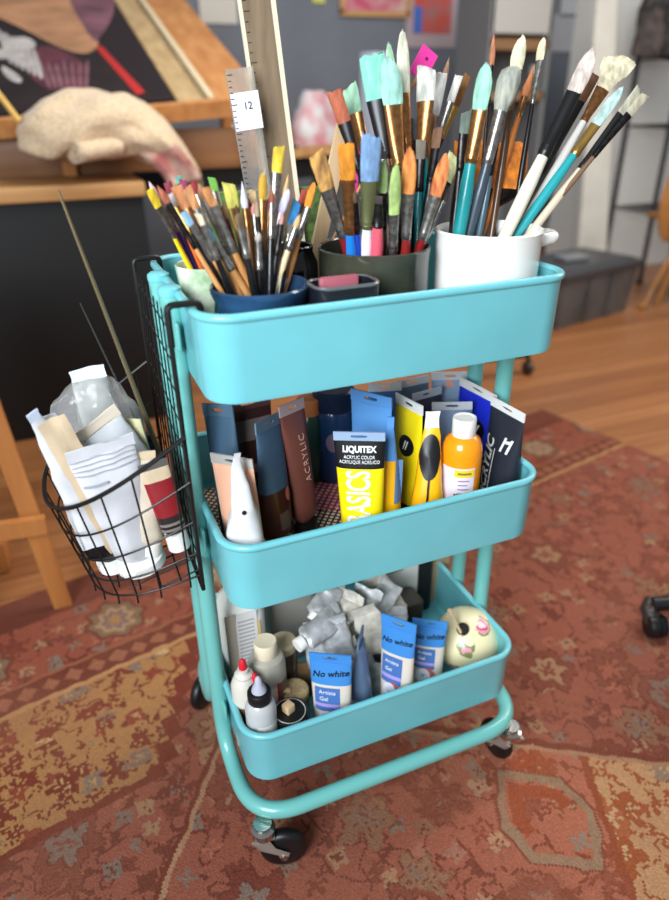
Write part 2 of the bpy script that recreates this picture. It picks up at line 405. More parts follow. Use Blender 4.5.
def brush(label, cup, rim_px, tip_px, Yt, w, kind, bl, fl, hcol, fmat, bcol, hw, group=None, roll=0, bcol2=None, name='paintbrush', hmat=None, yb=0):
    """w, hw: head and handle width in photo pixels; bl, fl: hair and ferrule length as a share of rim-to-tip"""
    tip = ony(tip_px[0], tip_px[1], Yt); base = find_base(cup, rim_px, tip, yb)
    ax = (tip-base); Ltot = ax.length; ax.normalize()
    dpx = (V(tip_px)-V(rim_px)).length; dfull = (pix(tip)-pix(base)).length; unit = Ltot*dpx/dfull
    w_ = px2m(w, tip)/2; hw_ = px2m(hw, tip)/2
    view = (CAM-tip).normalized(); e = ax.cross(view).normalized(); n = e.cross(ax).normalized()
    q = Matrix.Rotation(R(roll+random.uniform(-28, 28)*(0 if w > 30 else 1)), 3, ax); e = q @ e; n = q @ n
    o = thing(name, label, 'brush', base, group)
    lb, lf = unit*bl, unit*fl; lh = Ltot-lb-lf
    m_h = hmat or (WOODH if hcol == 'wood' else cm(hcol, .3, coat=.3))
    prof = [(hw_*.35, 0), (hw_*.55, lh*.05), (hw_*.72, lh*.35), (hw_, lh*.72), (hw_*.98, lh*.86), (hw_*.8, lh*.97), (hw_*.78, lh)]
    MB().lathe(base, prof, axis=ax, n=12).build('handle', m_h, o)
    fr = hw_*.86; flat = kind in ('flat', 'fan', 'filbert')
    fw = {'flat': w_*.95, 'filbert': w_*.9, 'round': w_*.85, 'fan': w_*.45, 'point': w_*.8, 'mop': w_*.6}[kind]
    def ring(c, a, b, n_=14): return [c + e*a*math.cos(2*math.pi*k/n_) + n*b*math.sin(2*math.pi*k/n_) for k in range(n_)]
    P0 = base+ax*(lh-.001)
    th = (fw*.38 if flat else fw)
    fb = MB(); rings = []
    for t, a, b in ((0, fr, fr), (.06, fr*1.06, fr*1.06), (.08, fr*1.12, fr*1.12), (.11, fr*1.03, fr*1.03), (.15, fr*1.12, fr*1.12), (.18, fr*1.04, fr*1.04), (.45, fr*.6+fw*.4, fr*.6+th*.4), (1, fw, th)):
        rings.append(ring(P0+ax*lf*t, a, b))
    fb.ringloft(rings); fb.build('ferrule', fmat, o)
    P1 = base+ax*(lh+lf-.002); lb += .002
    S = {'flat': [(0, .95, .38), (.35, 1.0, .36), (.8, 1.02, .2), (.97, 1.0, .1), (1, .97, .06)],
         'filbert': [(0, .88, .38), (.35, 1.0, .4), (.65, .95, .3), (.85, .7, .2), (.95, .42, .12), (1, .12, .05)],
         'round': [(0, .85, .85), (.3, 1, 1), (.6, .8, .8), (.85, .4, .4), (1, .05, .05)],
         'point': [(0, .8, .8), (.25, 1, 1), (.6, .55, .55), (1, .03, .03)],
         'mop': [(0, .6, .5), (.3, .95, .75), (.7, 1.05, .85), (.92, .9, .7), (1, .5, .4)],
         'fan': [(0, .42, .2), (.3, .6, .14), (.65, .88, .1), (.9, 1.02, .06), (1, .96, .04)]}[kind]
    key = 'hair_%d_%d_%d' % bcol
    hm = mat(key if not bcol2 else key+'_%d' % bcol2[0], bcol, .75, var=.22, scale=150, stretch=(1, 1, .3), bump=.5, col2=bcol2)
    h = MB(); NR = 20; rings = []; slant = random.uniform(-.16, .16) if kind == 'flat' else random.uniform(-.1, .1)
    for t, a, b in S:
        r_ = []
        for k in range(NR):
            ca, sa = math.cos(2*math.pi*k/NR), math.sin(2*math.pi*k/NR)
            jag = (random.random()-.5)*.10*lb if t > .9 else 0
            curve = (-(1-ca*ca)*0 + (-.12*lb*ca*ca if kind == 'fan' and t > .6 else 0))
            j2 = 1+(random.random()-.5)*.08
            r_.append(P1+ax*(lb*t+jag+curve+slant*t*ca*min(lb, w_*3)) + e*(slant*.5*w_*t) + e*w_*a*ca*j2 + n*w_*b*sa*j2)
        rings.append(r_)
    h.ringloft(rings); h.build('bristles', hm, o)
    return o

GB = 'thin brushes crowded in the dark blue pot'
TAN, CREAM, MINT, LBL = (190, 130, 78), (228, 218, 190), (150, 205, 180), (132, 168, 210)
# --- white crock, front to back
brush('thick white handled brush with black ferrule and pinkish filbert hair in the white crock', 'mug', (487, 231), (594, 50), -.06, 17, 'filbert', .2, .33, (226, 216, 196), BLACKF, (224, 206, 194), 15, yb=-500)
brush('thick all black brush with brown hair beside the pinkish filbert', 'mug', (507, 231), (593, 74), -.02, 15, 'flat', .16, .45, (16, 15, 16), BLACKF, (112, 72, 44), 14)
brush('white handled brush with a wide cream fan in the white crock', 'mug', (520, 218), (622, 56), -.03, 32, 'fan', .19, .2, (224, 220, 212), COPPERF, (232, 218, 184), 9)
brush('teal handled brush with pale blue green filbert hair leaning far right', 'mug', (507, 231), (622, 88), -.075, 12, 'filbert', .22, .2, (34, 150, 156), GOLDF, (182, 208, 200), 11)
brush('beige handled brush with black ferrule and grey white flat hair leaning right', 'mug', (519, 231), (640, 93), -.085, 15, 'flat', .14, .36, (206, 190, 166), BLACKF, (186, 180, 158), 9)
brush('thin copper and dark brown brush lowest of those leaning right', 'mug', (530, 230), (645, 95), -.095, 9, 'flat', .12, .3, (120, 92, 70), DARKF, (196, 186, 160), 6)
brush('thick teal handled brush with copper ferrule and mint filbert hair', 'mug', (459, 231), (487, 64), -.05, 18, 'filbert', .23, .3, (24, 138, 140), COPPERF, (160, 214, 190), 16)
brush('slate handled brush with paint crusted ferrule and grey mop head', 'mug', (470, 231), (512, 68), -.06, 23, 'mop', .22, .3, (56, 68, 80), SILVERF, (176, 176, 160), 13, bcol2=(120, 124, 118))
brush('thin grey blue brush standing behind the slate mop brush', 'mug', (480, 231), (500, 120), -.05, 8, 'round', .15, .3, (60, 84, 96), DARKF, (120, 110, 96), 8)
# --- orange tumbler
brush('very wide flat brush with a broad orange head low behind the white handled brush', 'mug', (497, 231), (492, 143), .012, 72, 'flat', .56, .2, (60, 60, 62), DARKF, (218, 122, 28), 18, yb=700)
brush('orange wooden brush with a brown pointed tip behind the slate mop brush', 'mug', (484, 231), (534, 65), -.01, 9, 'point', .17, .12, (206, 120, 50), COPPERF, (196, 120, 74), 7)
brush('thin black brush with silver ferrule and small cream head', 'mug', (512, 231), (543, 38), -.01, 9, 'filbert', .1, .22, (14, 14, 16), SILVERF, (222, 214, 180), 6)
brush('cream filbert brush standing tall at the back right', 'mug', (492, 231), (521, 37), -.005, 15, 'filbert', .15, .2, (90, 60, 36), COPPERF, (228, 220, 184), 8)
brush('thin copper tipped brush left of the tall cream filbert', 'mug', (478, 231), (494, 34), .0, 6, 'round', .14, .2, (60, 40, 30), DARKF, (196, 126, 90), 5)
# --- grey jar behind
brush('white haired brush with copper ferrule behind the teal mint brush', 'jar', (448, 190), (442, 74), .06, 11, 'flat', .32, .3, (20, 20, 22), COPPERF, (226, 222, 214), 7)
brush('slim copper ferruled black brush between the back brushes', 'jar', (452, 190), (449, 58), .07, 7, 'round', .2, .4, (18, 17, 18), COPPERF, (170, 130, 104), 6)
brush('thin brown haired brush right of the slim black brush', 'jar', (462, 190), (468, 76), .07, 8, 'flat', .25, .3, (24, 22, 22), GOLDF, (134, 88, 44), 6)
brush('short white haired brush near the back brushes', 'jar', (458, 190), (459, 76), .05, 8, 'flat', .2, .35, (190, 184, 176), SILVERF, (220, 214, 206), 7)
# --- olive canister, tall ones at the back
brush('black brush with copper red flat hair leaning furthest left', 'can', (398, 240), (334, 91), -.01, 15, 'flat', .17, .3, (20, 18, 20), BLACKF, (176, 92, 62), 9)
brush('wood ferruled brush with small mint flat hair behind the copper red one', 'can', (404, 240), (348, 88), .02, 18, 'flat', .14, .4, (52, 40, 38), COPPERF, (154, 196, 164), 9)
brush('black brush with a wide mint green flat head', 'can', (400, 246), (371, 55), .0, 25, 'flat', .2, .3, (14, 14, 15), BLACKF, (138, 200, 178), 16, bcol2=(110, 180, 160))
brush('copper ferruled brush with a wide pale aqua head', 'can', (414, 246), (389, 58), -.02, 24, 'filbert', .21, .32, (16, 16, 18), COPPERF, (168, 220, 204), 17)
brush('tall brush with a cream pointed head at the top of the bunch', 'can', (425, 246), (402, 32), .01, 14, 'filbert', .25, .25, (24, 22, 24), COPPERF, (226, 222, 198), 14)
brush('teal handled brush with copper ferrule and white grey flat hair', 'can', (445, 246), (427, 68), -.01, 20, 'flat', .16, .3, (26, 140, 142), COPPERF, (206, 204, 192), 14)
brush('pale green tipped brush behind the aqua head', 'can', (404, 246), (389, 44), .015, 10, 'filbert', .2, .3, (20, 60, 60), DARKF, (176, 212, 176), 8)
brush('dark teal handled brush behind the lime pair', 'can', (424, 246), (421, 140), -.03, 10, 'flat', .15, .3, (18, 110, 114), DARKF, (120, 110, 96), 10)
brush('dark haired brush with a scratched silver ferrule behind the light blue flat', 'can', (395, 246), (386, 140), -.02, 18, 'flat', .15, .4, (30, 28, 30), SILVERF, (44, 40, 40), 12)
brush('soft cream flat brush between the teal brush and the white crock', 'can', (446, 246), (455, 156), -.03, 14, 'flat', .28, .2, (20, 112, 116), DARKF, (196, 194, 140), 11)
# --- olive canister, short ones at the front
brush('silver ferruled brush with splayed dark tipped tan hair at the canister left', 'can', (346, 247), (316, 154), -.07, 17, 'flat', .3, .48, (120, 30, 34), SILVERF, (206, 156, 84), 12, bcol2=(120, 80, 50))
brush('flat orange haired brush with brown ferrule and blue handle', 'can', (351, 247), (346, 144), -.085, 17, 'flat', .27, .49, (30, 120, 210), COPPERF, (220, 138, 32), 13)
brush('wide light blue flat brush with a white handle', 'can', (366, 247), (372, 136), -.09, 20, 'flat', .32, .4, (220, 222, 226), mat('olive_ferrule', (120, 124, 84), .35, .6), LBL, 16)
brush('lime green filbert with silver ferrule at the canister front', 'can', (393, 247), (396, 165), -.095, 13, 'filbert', .5, .44, (60, 46, 40), SILVERF, (178, 204, 122), 12, roll=15)
brush('smaller lime green filbert behind the larger lime one', 'can', (383, 247), (383, 161), -.07, 10, 'filbert', .3, .4, (70, 60, 40), DARKF, (168, 196, 126), 9)
brush('stubby pink handled brush at the canister front rim', 'can', (377, 247), (379, 196), -.09, 8, 'flat', .1, .4, (224, 92, 108), DARKF, (70, 60, 56), 14)
brush('silver ferruled brush with orange brown filbert hair and dark red handle', 'can', (406, 247), (410, 148), -.09, 16, 'filbert', .38, .44, (128, 32, 30), SILVERF, (218, 142, 72), 12, bcol2=(170, 90, 40))
brush('orange rounded brush with dark red tip leaning right at the canister front', 'can', (420, 247), (447, 156), -.09, 15, 'filbert', .36, .46, (124, 22, 26), SILVERF, (222, 146, 80), 12, bcol2=(160, 70, 40))
brush('thin silver brush standing right of the leaning orange brush', 'can', (428, 247), (450, 186), -.07, 7, 'round', .2, .6, (30, 30, 32), SILVERF, (90, 84, 80), 6)
brush('thin dark brush with blue handle at the left of the flat orange one', 'can', (358, 247), (355, 190), -.08, 6, 'round', .15, .5, (32, 66, 170), DARKF, (90, 70, 50), 8)
brush('black handled brush with slate hair in the middle of the canister', 'can', (412, 246), (414, 118), -.0, 14, 'flat', .15, .3, (14, 14, 16), BLACKF, (60, 66, 72), 13)
brush('black handled brush with copper ferrule hidden among the tall canister brushes', 'can', (432, 246), (432, 112), .0, 12, 'flat', .15, .3, (15, 15, 17), COPPERF, (150, 110, 80), 12)
brush('thin white handled brush with rust hair between the short canister brushes', 'can', (398, 246), (366, 148), -.05, 7, 'round', .15, .3, (214, 208, 200), SILVERF, (170, 96, 70), 6)
brush('black handled brush with brown hair at the right of the canister', 'can', (424, 246), (438, 128), -.03, 10, 'flat', .15, .3, (15, 15, 17), DARKF, (120, 84, 60), 10)
brush('black handled brush with grey green hair behind the thick teal one', 'mug', (450, 231), (466, 112), -.03, 10, 'flat', .15, .3, (16, 16, 18), DARKF, (110, 124, 112), 11)
# --- thin brushes in the dark blue pot and the green cup
bl = [
 ('yellow handled brush with yellow tip leaning furthest left', 'green', (190, 268), (150, 190), -.03, 9, 'flat', .16, .36, (240, 208, 30), SILVERF, (238, 200, 44), 6),
 ('purple handled brush with pink white tip at the far left', 'green', (193, 272), (149, 182), -.02, 7, 'round', .15, .3, (70, 34, 110), SILVERF, (222, 190, 190), 6),
 ('wood handled brush with dark ferrule and reddish tip left of the pot', 'blue', (206, 287), (158, 186), -.06, 8, 'round', .14, .45, 'wood', DARKF, (178, 96, 70), 6),
 ('maroon tipped brush with copper ferrule in the left bunch', 'green', (200, 275), (167, 182), -.0, 8, 'flat', .14, .3, (96, 40, 66), COPPERF, (140, 50, 66), 7),
 ('wide tan brush with dark crusted tip in the left bunch', 'blue', (222, 290), (176, 186), -.05, 12, 'flat', .18, .3, (34, 30, 34), COPPERF, (190, 122, 74), 8),
 ('magenta tipped brush behind the wide tan brush', 'green', (206, 275), (183, 180), .0, 8, 'flat', .14, .3, (44, 34, 40), DARKF, (170, 70, 110), 7),
 ('orange handled thin brush between the dark left brushes', 'green', (204, 275), (172, 200), -.02, 5, 'point', .1, .2, (206, 96, 40), COPPERF, (120, 60, 40), 5),
 ('wood handled brush with pale blue flat tip at the pot left', 'blue', (236, 292), (183, 212), -.08, 8, 'flat', .12, .4, 'wood', SILVERF, (150, 196, 226), 9),
 ('wood handled brush with light blue filbert tip in front', 'blue', (246, 292), (206, 228), -.085, 8, 'filbert', .15, .42, 'wood', SILVERF, (138, 186, 214), 11),
 ('wood handled brush with long silver ferrule and tan flat hair in front', 'blue', (252, 292), (206, 188), -.08, 10, 'flat', .13, .42, 'wood', SILVERF, (184, 122, 70), 9),
 ('brown flat haired brush with silver ferrule left of centre', 'blue', (238, 292), (187, 188), -.07, 9, 'flat', .16, .42, 'wood', SILVERF, (196, 134, 86), 9),
 ('white silver brush with worn tan tip beside the long silver one', 'blue', (244, 290), (198, 184), -.05, 9, 'round', .12, .5, (200, 190, 180), SILVERF, (170, 120, 84), 7),
 ('wide yellow and white flat brush with gold ferrule', 'blue', (250, 285), (229, 184), -.05, 14, 'flat', .2, .3, (40, 34, 30), GOLDF, (236, 226, 110), 9),
 ('lilac white pointed brush right of the yellow flat', 'blue', (254, 285), (242, 182), -.05, 8, 'point', .22, .2, (120, 76, 40), COPPERF, (218, 212, 232), 6),
 ('tan wooden pencil thin brush behind the lilac tip', 'blue', (258, 285), (247, 196), -.04, 5, 'round', .1, .3, 'wood', GOLDF, (150, 96, 60), 6),
 ('pink tipped thin brush in the middle of the pot', 'blue', (262, 285), (253, 204), -.06, 6, 'round', .1, .35, (180, 112, 60), SILVERF, (214, 130, 130), 6),
 ('mustard filbert brush with copper ferrule', 'blue', (262, 285), (263, 174), -.05, 9, 'filbert', .2, .3, (120, 78, 44), COPPERF, (196, 150, 44), 7),
 ('cream tipped wooden stick behind the mustard filbert', 'blue', (258, 285), (265, 168), -.03, 6, 'point', .15, .2, 'wood', COPPERF, (222, 196, 150), 6),
 ('tallest yellow flat brush with long silver ferrule', 'blue', (268, 285), (279, 147), -.05, 11, 'flat', .16, .34, (206, 176, 128), SILVERF, (222, 190, 56), 8),
 ('dark handled brush with black ferrule left of the tallest yellow flat', 'blue', (264, 285), (256, 200), -.08, 7, 'round', .15, .4, (18, 17, 18), DARKF, (176, 150, 120), 8),
 ('blue and orange tipped wooden brush right of the yellow flat', 'blue', (272, 285), (288, 174), -.05, 6, 'point', .18, .1, 'wood', cm((60, 130, 190)), (216, 180, 130), 7),
 ('lilac haired brush with silver bent ferrule', 'blue', (264, 270), (288, 190), -.07, 8, 'filbert', .25, .4, (20, 20, 24), SILVERF, (200, 194, 222), 6),
 ('bright blue flat haired brush on the right side of the pot', 'blue', (276, 285), (297, 202), -.06, 9, 'flat', .28, .25, (40, 40, 44), SILVERF, (54, 140, 200), 6),
 ('red striped white thin brush behind the orange tip', 'blue', (278, 285), (308, 188), -.04, 6, 'round', .2, .3, (220, 200, 190), SILVERF, (190, 60, 60), 5),
 ('wood handled brush with bright orange filbert hair at the pot right', 'blue', (284, 287), (314, 183), -.06, 8, 'filbert', .2, .3, (196, 134, 72), SILVERF, (226, 136, 34), 9),
 ('pale cream handled brush with white ferrule at the pot right', 'blue', (275, 288), (300, 214), -.08, 7, 'round', .15, .3, (222, 196, 150), SILVERF, (206, 170, 120), 9),
 ('brown wooden brush behind the pale cream handle', 'blue', (282, 287), (297, 222), -.06, 6, 'round', .1, .25, (160, 100, 52), COPPERF, (130, 90, 60), 8),
 ('black handled brush with silver ferrule in the dark middle of the pot', 'blue', (254, 290), (238, 214), -.09, 8, 'flat', .12, .4, (15, 15, 17), SILVERF, (120, 96, 70), 9),
 ('black handled brush with red ring and brown hair in the pot middle', 'blue', (246, 290), (222, 206), -.07, 8, 'flat', .12, .4, (16, 15, 18), cm((90, 20, 30), .3, .4), (140, 100, 66), 9),
 ('white grey ferruled black brush at the pot centre', 'blue', (260, 290), (258, 232), -.085, 8, 'round', .1, .5, (16, 16, 18), SILVERF, (190, 180, 170), 9),
 ('peach tipped brush low among the right brushes', 'blue', (270, 285), (302, 196), -.03, 8, 'round', .2, .3, (60, 40, 30), COPPERF, (224, 160, 130), 6),
 ('rose pink short brush right of the middle of the pot', 'blue', (266, 285), (270, 196), -.03, 8, 'round', .15, .4, (140, 90, 60), COPPERF, (206, 120, 130), 6),
 ('black handled brush with gold band and white crusted tip in the left bunch', 'blue', (216, 288), (170, 194), -.045, 7, 'flat', .1, .3, (14, 14, 16), GOLDF, (206, 196, 190), 7),
 ('black handled brush with crimson tip behind the left bunch', 'blue', (228, 286), (192, 181), -.03, 7, 'filbert', .1, .35, (16, 15, 17), SILVERF, (140, 34, 44), 8),
 ('black handled brush with teal speckled tip at the top of the left bunch', 'green', (208, 275), (178, 176), .005, 7, 'flat', .08, .3, (15, 15, 16), DARKF, (110, 180, 160), 6),
 ('dark purple handled brush with white tip near the left bunch', 'green', (200, 272), (160, 196), -.01, 6, 'round', .1, .3, (52, 28, 84), SILVERF, (220, 216, 214), 6),
 ('black handled brush with green smeared tip behind the yellow and white flat', 'blue', (240, 284), (212, 178), -.03, 8, 'flat', .1, .3, (16, 16, 17), SILVERF, (126, 190, 80), 7),
 ('black handled brush with pale tan hair left of the mustard filbert', 'blue', (262, 288), (252, 190), -.04, 7, 'flat', .12, .34, (13, 13, 15), COPPERF, (206, 170, 124), 8),
 ('black handled brush with rust hair right of the mustard filbert', 'blue', (270, 288), (272, 188), -.075, 6, 'round', .12, .34, (13, 13, 15), SILVERF, (160, 84, 54), 8),
 ('black handled brush with dusty pink hair under the lilac one', 'blue', (272, 288), (283, 212), -.085, 6, 'round', .12, .4, (14, 14, 16), DARKF, (204, 150, 150), 8),
 ('black handled brush with grey hair low at the right of the pot', 'blue', (280, 290), (291, 224), -.075, 7, 'flat', .12, .4, (14, 14, 16), SILVERF, (150, 146, 140), 8),
 ('black handled brush with brick red hair behind the bright blue flat', 'blue', (276, 284), (305, 190), -.05, 7, 'flat', .12, .34, (15, 14, 16), COPPERF, (186, 80, 62), 7),
 ('black handled brush with cream hair at the front left of the pot', 'blue', (232, 294), (198, 214), -.095, 7, 'flat', .1, .4, (14, 14, 15), SILVERF, (222, 206, 170), 8),
 ('dark brown brush between the yellow flat and the lilac tip', 'blue', (248, 288), (236, 205), -.06, 6, 'round', .12, .3, (66, 44, 34), COPPERF, (96, 66, 46), 7),
]
for b in bl: brush(*b, group=GB)

# pink tags, wooden slat, rulers, other upright things in the top tray
PINK = mat('hot_pink_card', (236, 62, 158), .5)
def strip(name, label, cat, A, B, wpx, Y, mt, th=.002, dots=None, dmat=None, parent=None, roll=0, zfloor=None):
    a = ony(*A, Y); b = ony(*B, Y); ax = (b-a).normalized()
    if zfloor: a = a - ax*((a.z-zfloor)/ax.z)
    e = V((ax.z, 0, -ax.x)).normalized(); w = px2m(wpx, b)/2; nrm = ax.cross(e)
    if nrm.y > 0: nrm = -nrm
    o = MB().slab([a-e*w, a+e*w, b+e*w, b-e*w], -nrm*th).build(name, mt, None, smooth=False)
    tag(o, label, cat); return o, a, b, ax, e, w, nrm
o, a, b, ax, e, w, nr = strip('pink_card_strip', 'hot pink dotted strip standing at the left of the olive canister', 'strip', (350, 245), (356, 132), 10, .034, PINK, .0015, zfloor=TZ+.001)
mbd = MB()
for k in range(14):
    c = b-ax*(.008+.011*k)+e*(w*.35*(-1)**k)+nr*.0004
    mbd.lathe(c, [(.0015, 0), (.0015, .0004)], axis=nr, n=8)
mbd.build('dots', WH, o)
o, a, b, ax, e, w, nr = strip('pink_card_strip', 'hot pink dotted strip left of the wide tan splayed brush', 'strip', (340, 245), (333, 190), 9, -.001, PINK, .0015) if False else (None,)*7
o, a, b, ax, e, w, nr = strip('pink_tag', 'hot pink square tag on a stick between the cream and white grey brushes', 'tag', (417, 77), (431, 50), 20, .034, PINK, .002)
MB().tube([a-ax*.28, a+ax*.002], .002, 8).build('stick', WOODH, o); 
MB().lathe(b-ax*.01+nr*.0003, [(.0018, 0), (.0018, .0005)], axis=nr, n=10).build('eyelet', mat('magenta_hole', (120, 20, 80), .6), o)
strip('paint_stirrer', 'pale wooden slat leaning behind the orange flat brush', 'slat', (331, 190), (352, 92), 15, .05, wood('pale_slat', (214, 186, 146), (188, 156, 116), 'z', 2), .006, zfloor=TZ+.001)
RUL = mat('grey_wood_ruler', (142, 120, 96), .45, var=.18, scale=12, stretch=(8, 8, 1))
o, a, b, ax, e, w, nr = strip('wooden_ruler', 'tall grey wooden ruler with pale edge standing at the back of the top tray', 'ruler', (279, 170), (252, -30), 31, .125, RUL, .004, zfloor=TZ+.001)
MB().slab([a+e*w, a+e*(w+.006), b+e*(w+.006), b+e*w], -nr*.004).build('pale_edge', mat('ivory_edge', (226, 214, 188), .4), o, smooth=False, label='ivory edge')
MB().slab([a-e*w, a-e*(w+.004), b-e*(w+.004), b-e*w], -nr*.004).build('pale_edge', mat('ivory_edge', (226, 214, 188), .4), o, smooth=False, label='ivory edge')
tk = MB(); Lr = (b-a).length
for k in range(int(Lr/.01)):
    c = a+ax*(.01*k)-e*w*.96+nr*.0003; tl = .007 if k % 5 == 0 else .004
    tk.slab([c, c+e*tl, c+e*tl+ax*.0007, c+ax*.0007], nr*.0002)
tk.build('tick_marks', WH, o, smooth=False)
CLR = mat('clear_acrylic', (226, 222, 214), .12, trans=.75, alpha=.62)
o, a, b, ax, e, w, nr = strip('clear_ruler', 'clear plastic ruler with a white sticker in front of the grey wooden ruler', 'ruler', (258, 185), (239, 68), 29, .104, CLR, .0025, zfloor=TZ+.001)
c = ony(247, 111, .104); sw = w*1.02; sh = px2m(17, c)
MB().slab([c-e*sw-ax*sh, c+e*sw-ax*sh, c+e*sw+ax*sh, c-e*sw+ax*sh], nr*.0006).build('sticker', mat('white_sticker', (232, 232, 238), .5), o, smooth=False, label='white paper sticker')
tk = MB()
for k in range(34):
    q = b-ax*(.006+.006*k)-e*w*.95+nr*.0011; tl = .006 if k % 5 == 0 else .0035
    tk.slab([q, q+e*tl, q+e*tl+ax*.0008, q+ax*.0008], nr*.0002)
tk.build('tick_marks', WH, o, smooth=False)
lettering('12', .011, lambda u, v: (c+e*u+ax*v, nr), .002, .005, WH, o, lift=.0008, name='printed_mark')
sp = MB(); cc = V((-.055, .142, TZ))
sp.box((-.06, .125+.0, TZ+.083), (.15, .012, .166), bev=.004)
SPG = mat('mossy_green', (92, 118, 56), .9, var=.45, scale=90, bump=.8)
# stands behind the rulers, against the back wall of the tray
o = MB().box((-.055, .1385, TZ+.0805), (.155, .012, .161), bev=.004).build('scrub_pad', SPG); tag(o, 'mossy green scrub pad standing behind the rulers at the back of the tray', 'pad')
sp.bm.free()

# ============================================================ paint tubes
def axes(base, top, yaw=None):
    ax = (top-base).normalized()
    view = CAM-(base+top)*.5; e = ax.cross(view).normalized() if yaw is None else (lambda h: (h-ax*h.dot(ax)).normalized())(V((math.cos(R(yaw)), math.sin(R(yaw)), 0)))
    n = e.cross(ax).normalized()
    if n.dot(view) < 0: n = -n
    if e.dot(RIGHT) < 0: e = -e
    return ax, e, n
def paint_tube(name, label, base, top, w, bands, seal=GREYSEAL, cap=BLACKP, depth_=None, yaw=None, caph=.022, capr=.4, hole=True, crumple=0, group=None, seal_f=.075, taper=.88, seed=0, cat='paint tube', topw=1):
    """stands on its cap at base, flat sealed edge at top; bands = [(t0,t1,material,part name)]"""
    base, top = V(base), V(top); ax, e, n = axes(base, top, yaw); Lb = (top-base).length; d_ = depth_ or w*.62
    o = thing(name, label, cat, base, group)
    if cap:
        r_ = w*capr
        MB().lathe(base, [(r_*.95, 0), (r_, .0015), (r_*.96, caph*.96), (r_*.6, caph)], axis=ax, n=20).build('cap', cap, o)
    t_0 = caph*.93/Lb
    def half(t):
        q = max(0, min(1, (t-t_0)/(1-t_0)))
        hw = w/2*(taper+(topw-taper)*(q if topw == 1 else min(1, q/((1-seal_f-t_0)/(1-t_0)))**1.35)); hd = d_/2*max(.0, 1-(q**1.6 if topw == 1 else min(1, q/((1-seal_f-t_0)/(1-t_0)))**1.3))
        sh = min(1, .55+q*9)
        return hw*sh, max(.0012, hd*sh)
    def disp(P):
        if not crumple: return V((0, 0, 0))
        return noise.noise_vector(P*55+V((seed, seed*2.1, 0)))*crumple
    def ring(t):
        a, b = half(t); out = []
        for k in range(28):
            g = 2*math.pi*k/28; ca, sa = math.cos(g), math.sin(g)
            P = base+ax*Lb*t+e*a*math.copysign(abs(ca)**.8, ca)+n*b*math.copysign(abs(sa)**.9, sa); out.append(P+disp(P))
        return out
    ts = 1-seal_f
    bands = sorted(bands)
    for i, (t0, t1, mt, nm) in enumerate(bands):
        t0 = max(t0, t_0); t1 = min(t1, ts); st = max(2, int((t1-t0)*16))
        MB().ringloft([ring(t0+(t1-t0)*k/st) for k in range(st+1)], cap0=(i == 0), cap1=(i == len(bands)-1)).build(nm, mt, o)
    a, b = half(ts)
    # sealed strip with a slot to hang it by
    A0, A1 = w/2*.99*topw, w/2*1.01*topw
    hs = Lb*seal_f
    C = base+ax*Lb*(ts+seal_f/2); outer, inner = [], []
    for k in range(32):
        g = 2*math.pi*k/32; ca, sa = math.cos(g), math.sin(g); m_ = max(abs(ca), abs(sa))
        outer.append((ca/m_*A0, sa/m_*hs/2)); inner.append((ca*w*.16*topw, math.copysign(abs(sa)**.6, sa)*hs*.16))
    mb = MB(); th = .0011
    O0 = [C+e*x+ax*y+n*th for x, y in outer]; I0 = [C+e*x+ax*y+n*th for x, y in inner]
    O1 = [C+e*x+ax*y-n*th for x, y in outer]; I1 = [C+e*x+ax*y-n*th for x, y in inner]
    if hole: mb.ringloft([[p+disp(p) for p in r_] for r_ in (O0, I0, I1, O1)], loop=True)
    else: mb.ringloft([[p+disp(p) for p in r_] for r_ in (O0, O1)])
    mb.build('crimp', seal, o)
    def surf(u, v):
        t = max(t_0, min(1, v)); a, b = half(t); x = max(-.999, min(.999, u/max(a, 1e-4)))
        sa = (1-abs(x)**2.5)**.45
        P = base+ax*Lb*t+e*u+n*b*sa
        N = (n+e*(x*abs(x)*.9*b/max(a, 1e-4))).normalized(); return P+disp(P), N
    def surfm(u, v): return surf(u, v/Lb)
    o_ = dict(o=o, surf=surf, surfm=surfm, L=Lb, w=w); return o_
MZ = .5219-.0918+.0036   # middle tray floor
LZ = .2282-.0922+.0036   # lowest tray floor
def base_for(top, dx=0, dy=0, z=MZ): return V((top.x+dx, top.y+dy, z))
YEL = cm((238, 212, 16), .35, coat=.3); BLK = cm((20, 20, 22), .35); OYE = cm((244, 176, 12), .35, coat=.3); SKY = cm((84, 140, 200), .4); DKB = cm((26, 36, 56), .4)
# mesh mat on the floor of the middle tray
g = G('woven_mat'); v = g.coord(rot=R(38)); s_ = g.sep(v)
cx = g.m('FRACT', g.m('MULTIPLY', s_[0], 130)); cy_ = g.m('FRACT', g.m('MULTIPLY', s_[1], 130))
ck = g.m('MULTIPLY', g.m('GREATER_THAN', cx, .42), g.m('GREATER_THAN', cy_, .42))
g.put(g.b.inputs['Base Color'], g.mix(ck, lin((40, 30, 28)), lin((232, 198, 164)))); g.b.inputs['Roughness'].default_value = .7
o = MB().slab([p+V((0, 0, MZ-.0004)) for p in rr(.39, .275, .03, 0)], V((0, 0, .0016))).build('tray_mat', g.mt); tag(o, 'tan and black woven mat lining the middle tray', 'mat')
g = G('red_woven_mat'); v = g.coord(rot=R(38)); s_ = g.sep(v)
cx = g.m('FRACT', g.m('MULTIPLY', s_[0], 120)); cy_ = g.m('FRACT', g.m('MULTIPLY', s_[1], 120))
ck = g.m('MULTIPLY', g.m('GREATER_THAN', cx, .4), g.m('GREATER_THAN', cy_, .4))
g.put(g.b.inputs['Base Color'], g.mix(ck, lin((120, 40, 54)), lin((226, 150, 148)))); g.b.inputs['Roughness'].default_value = .7
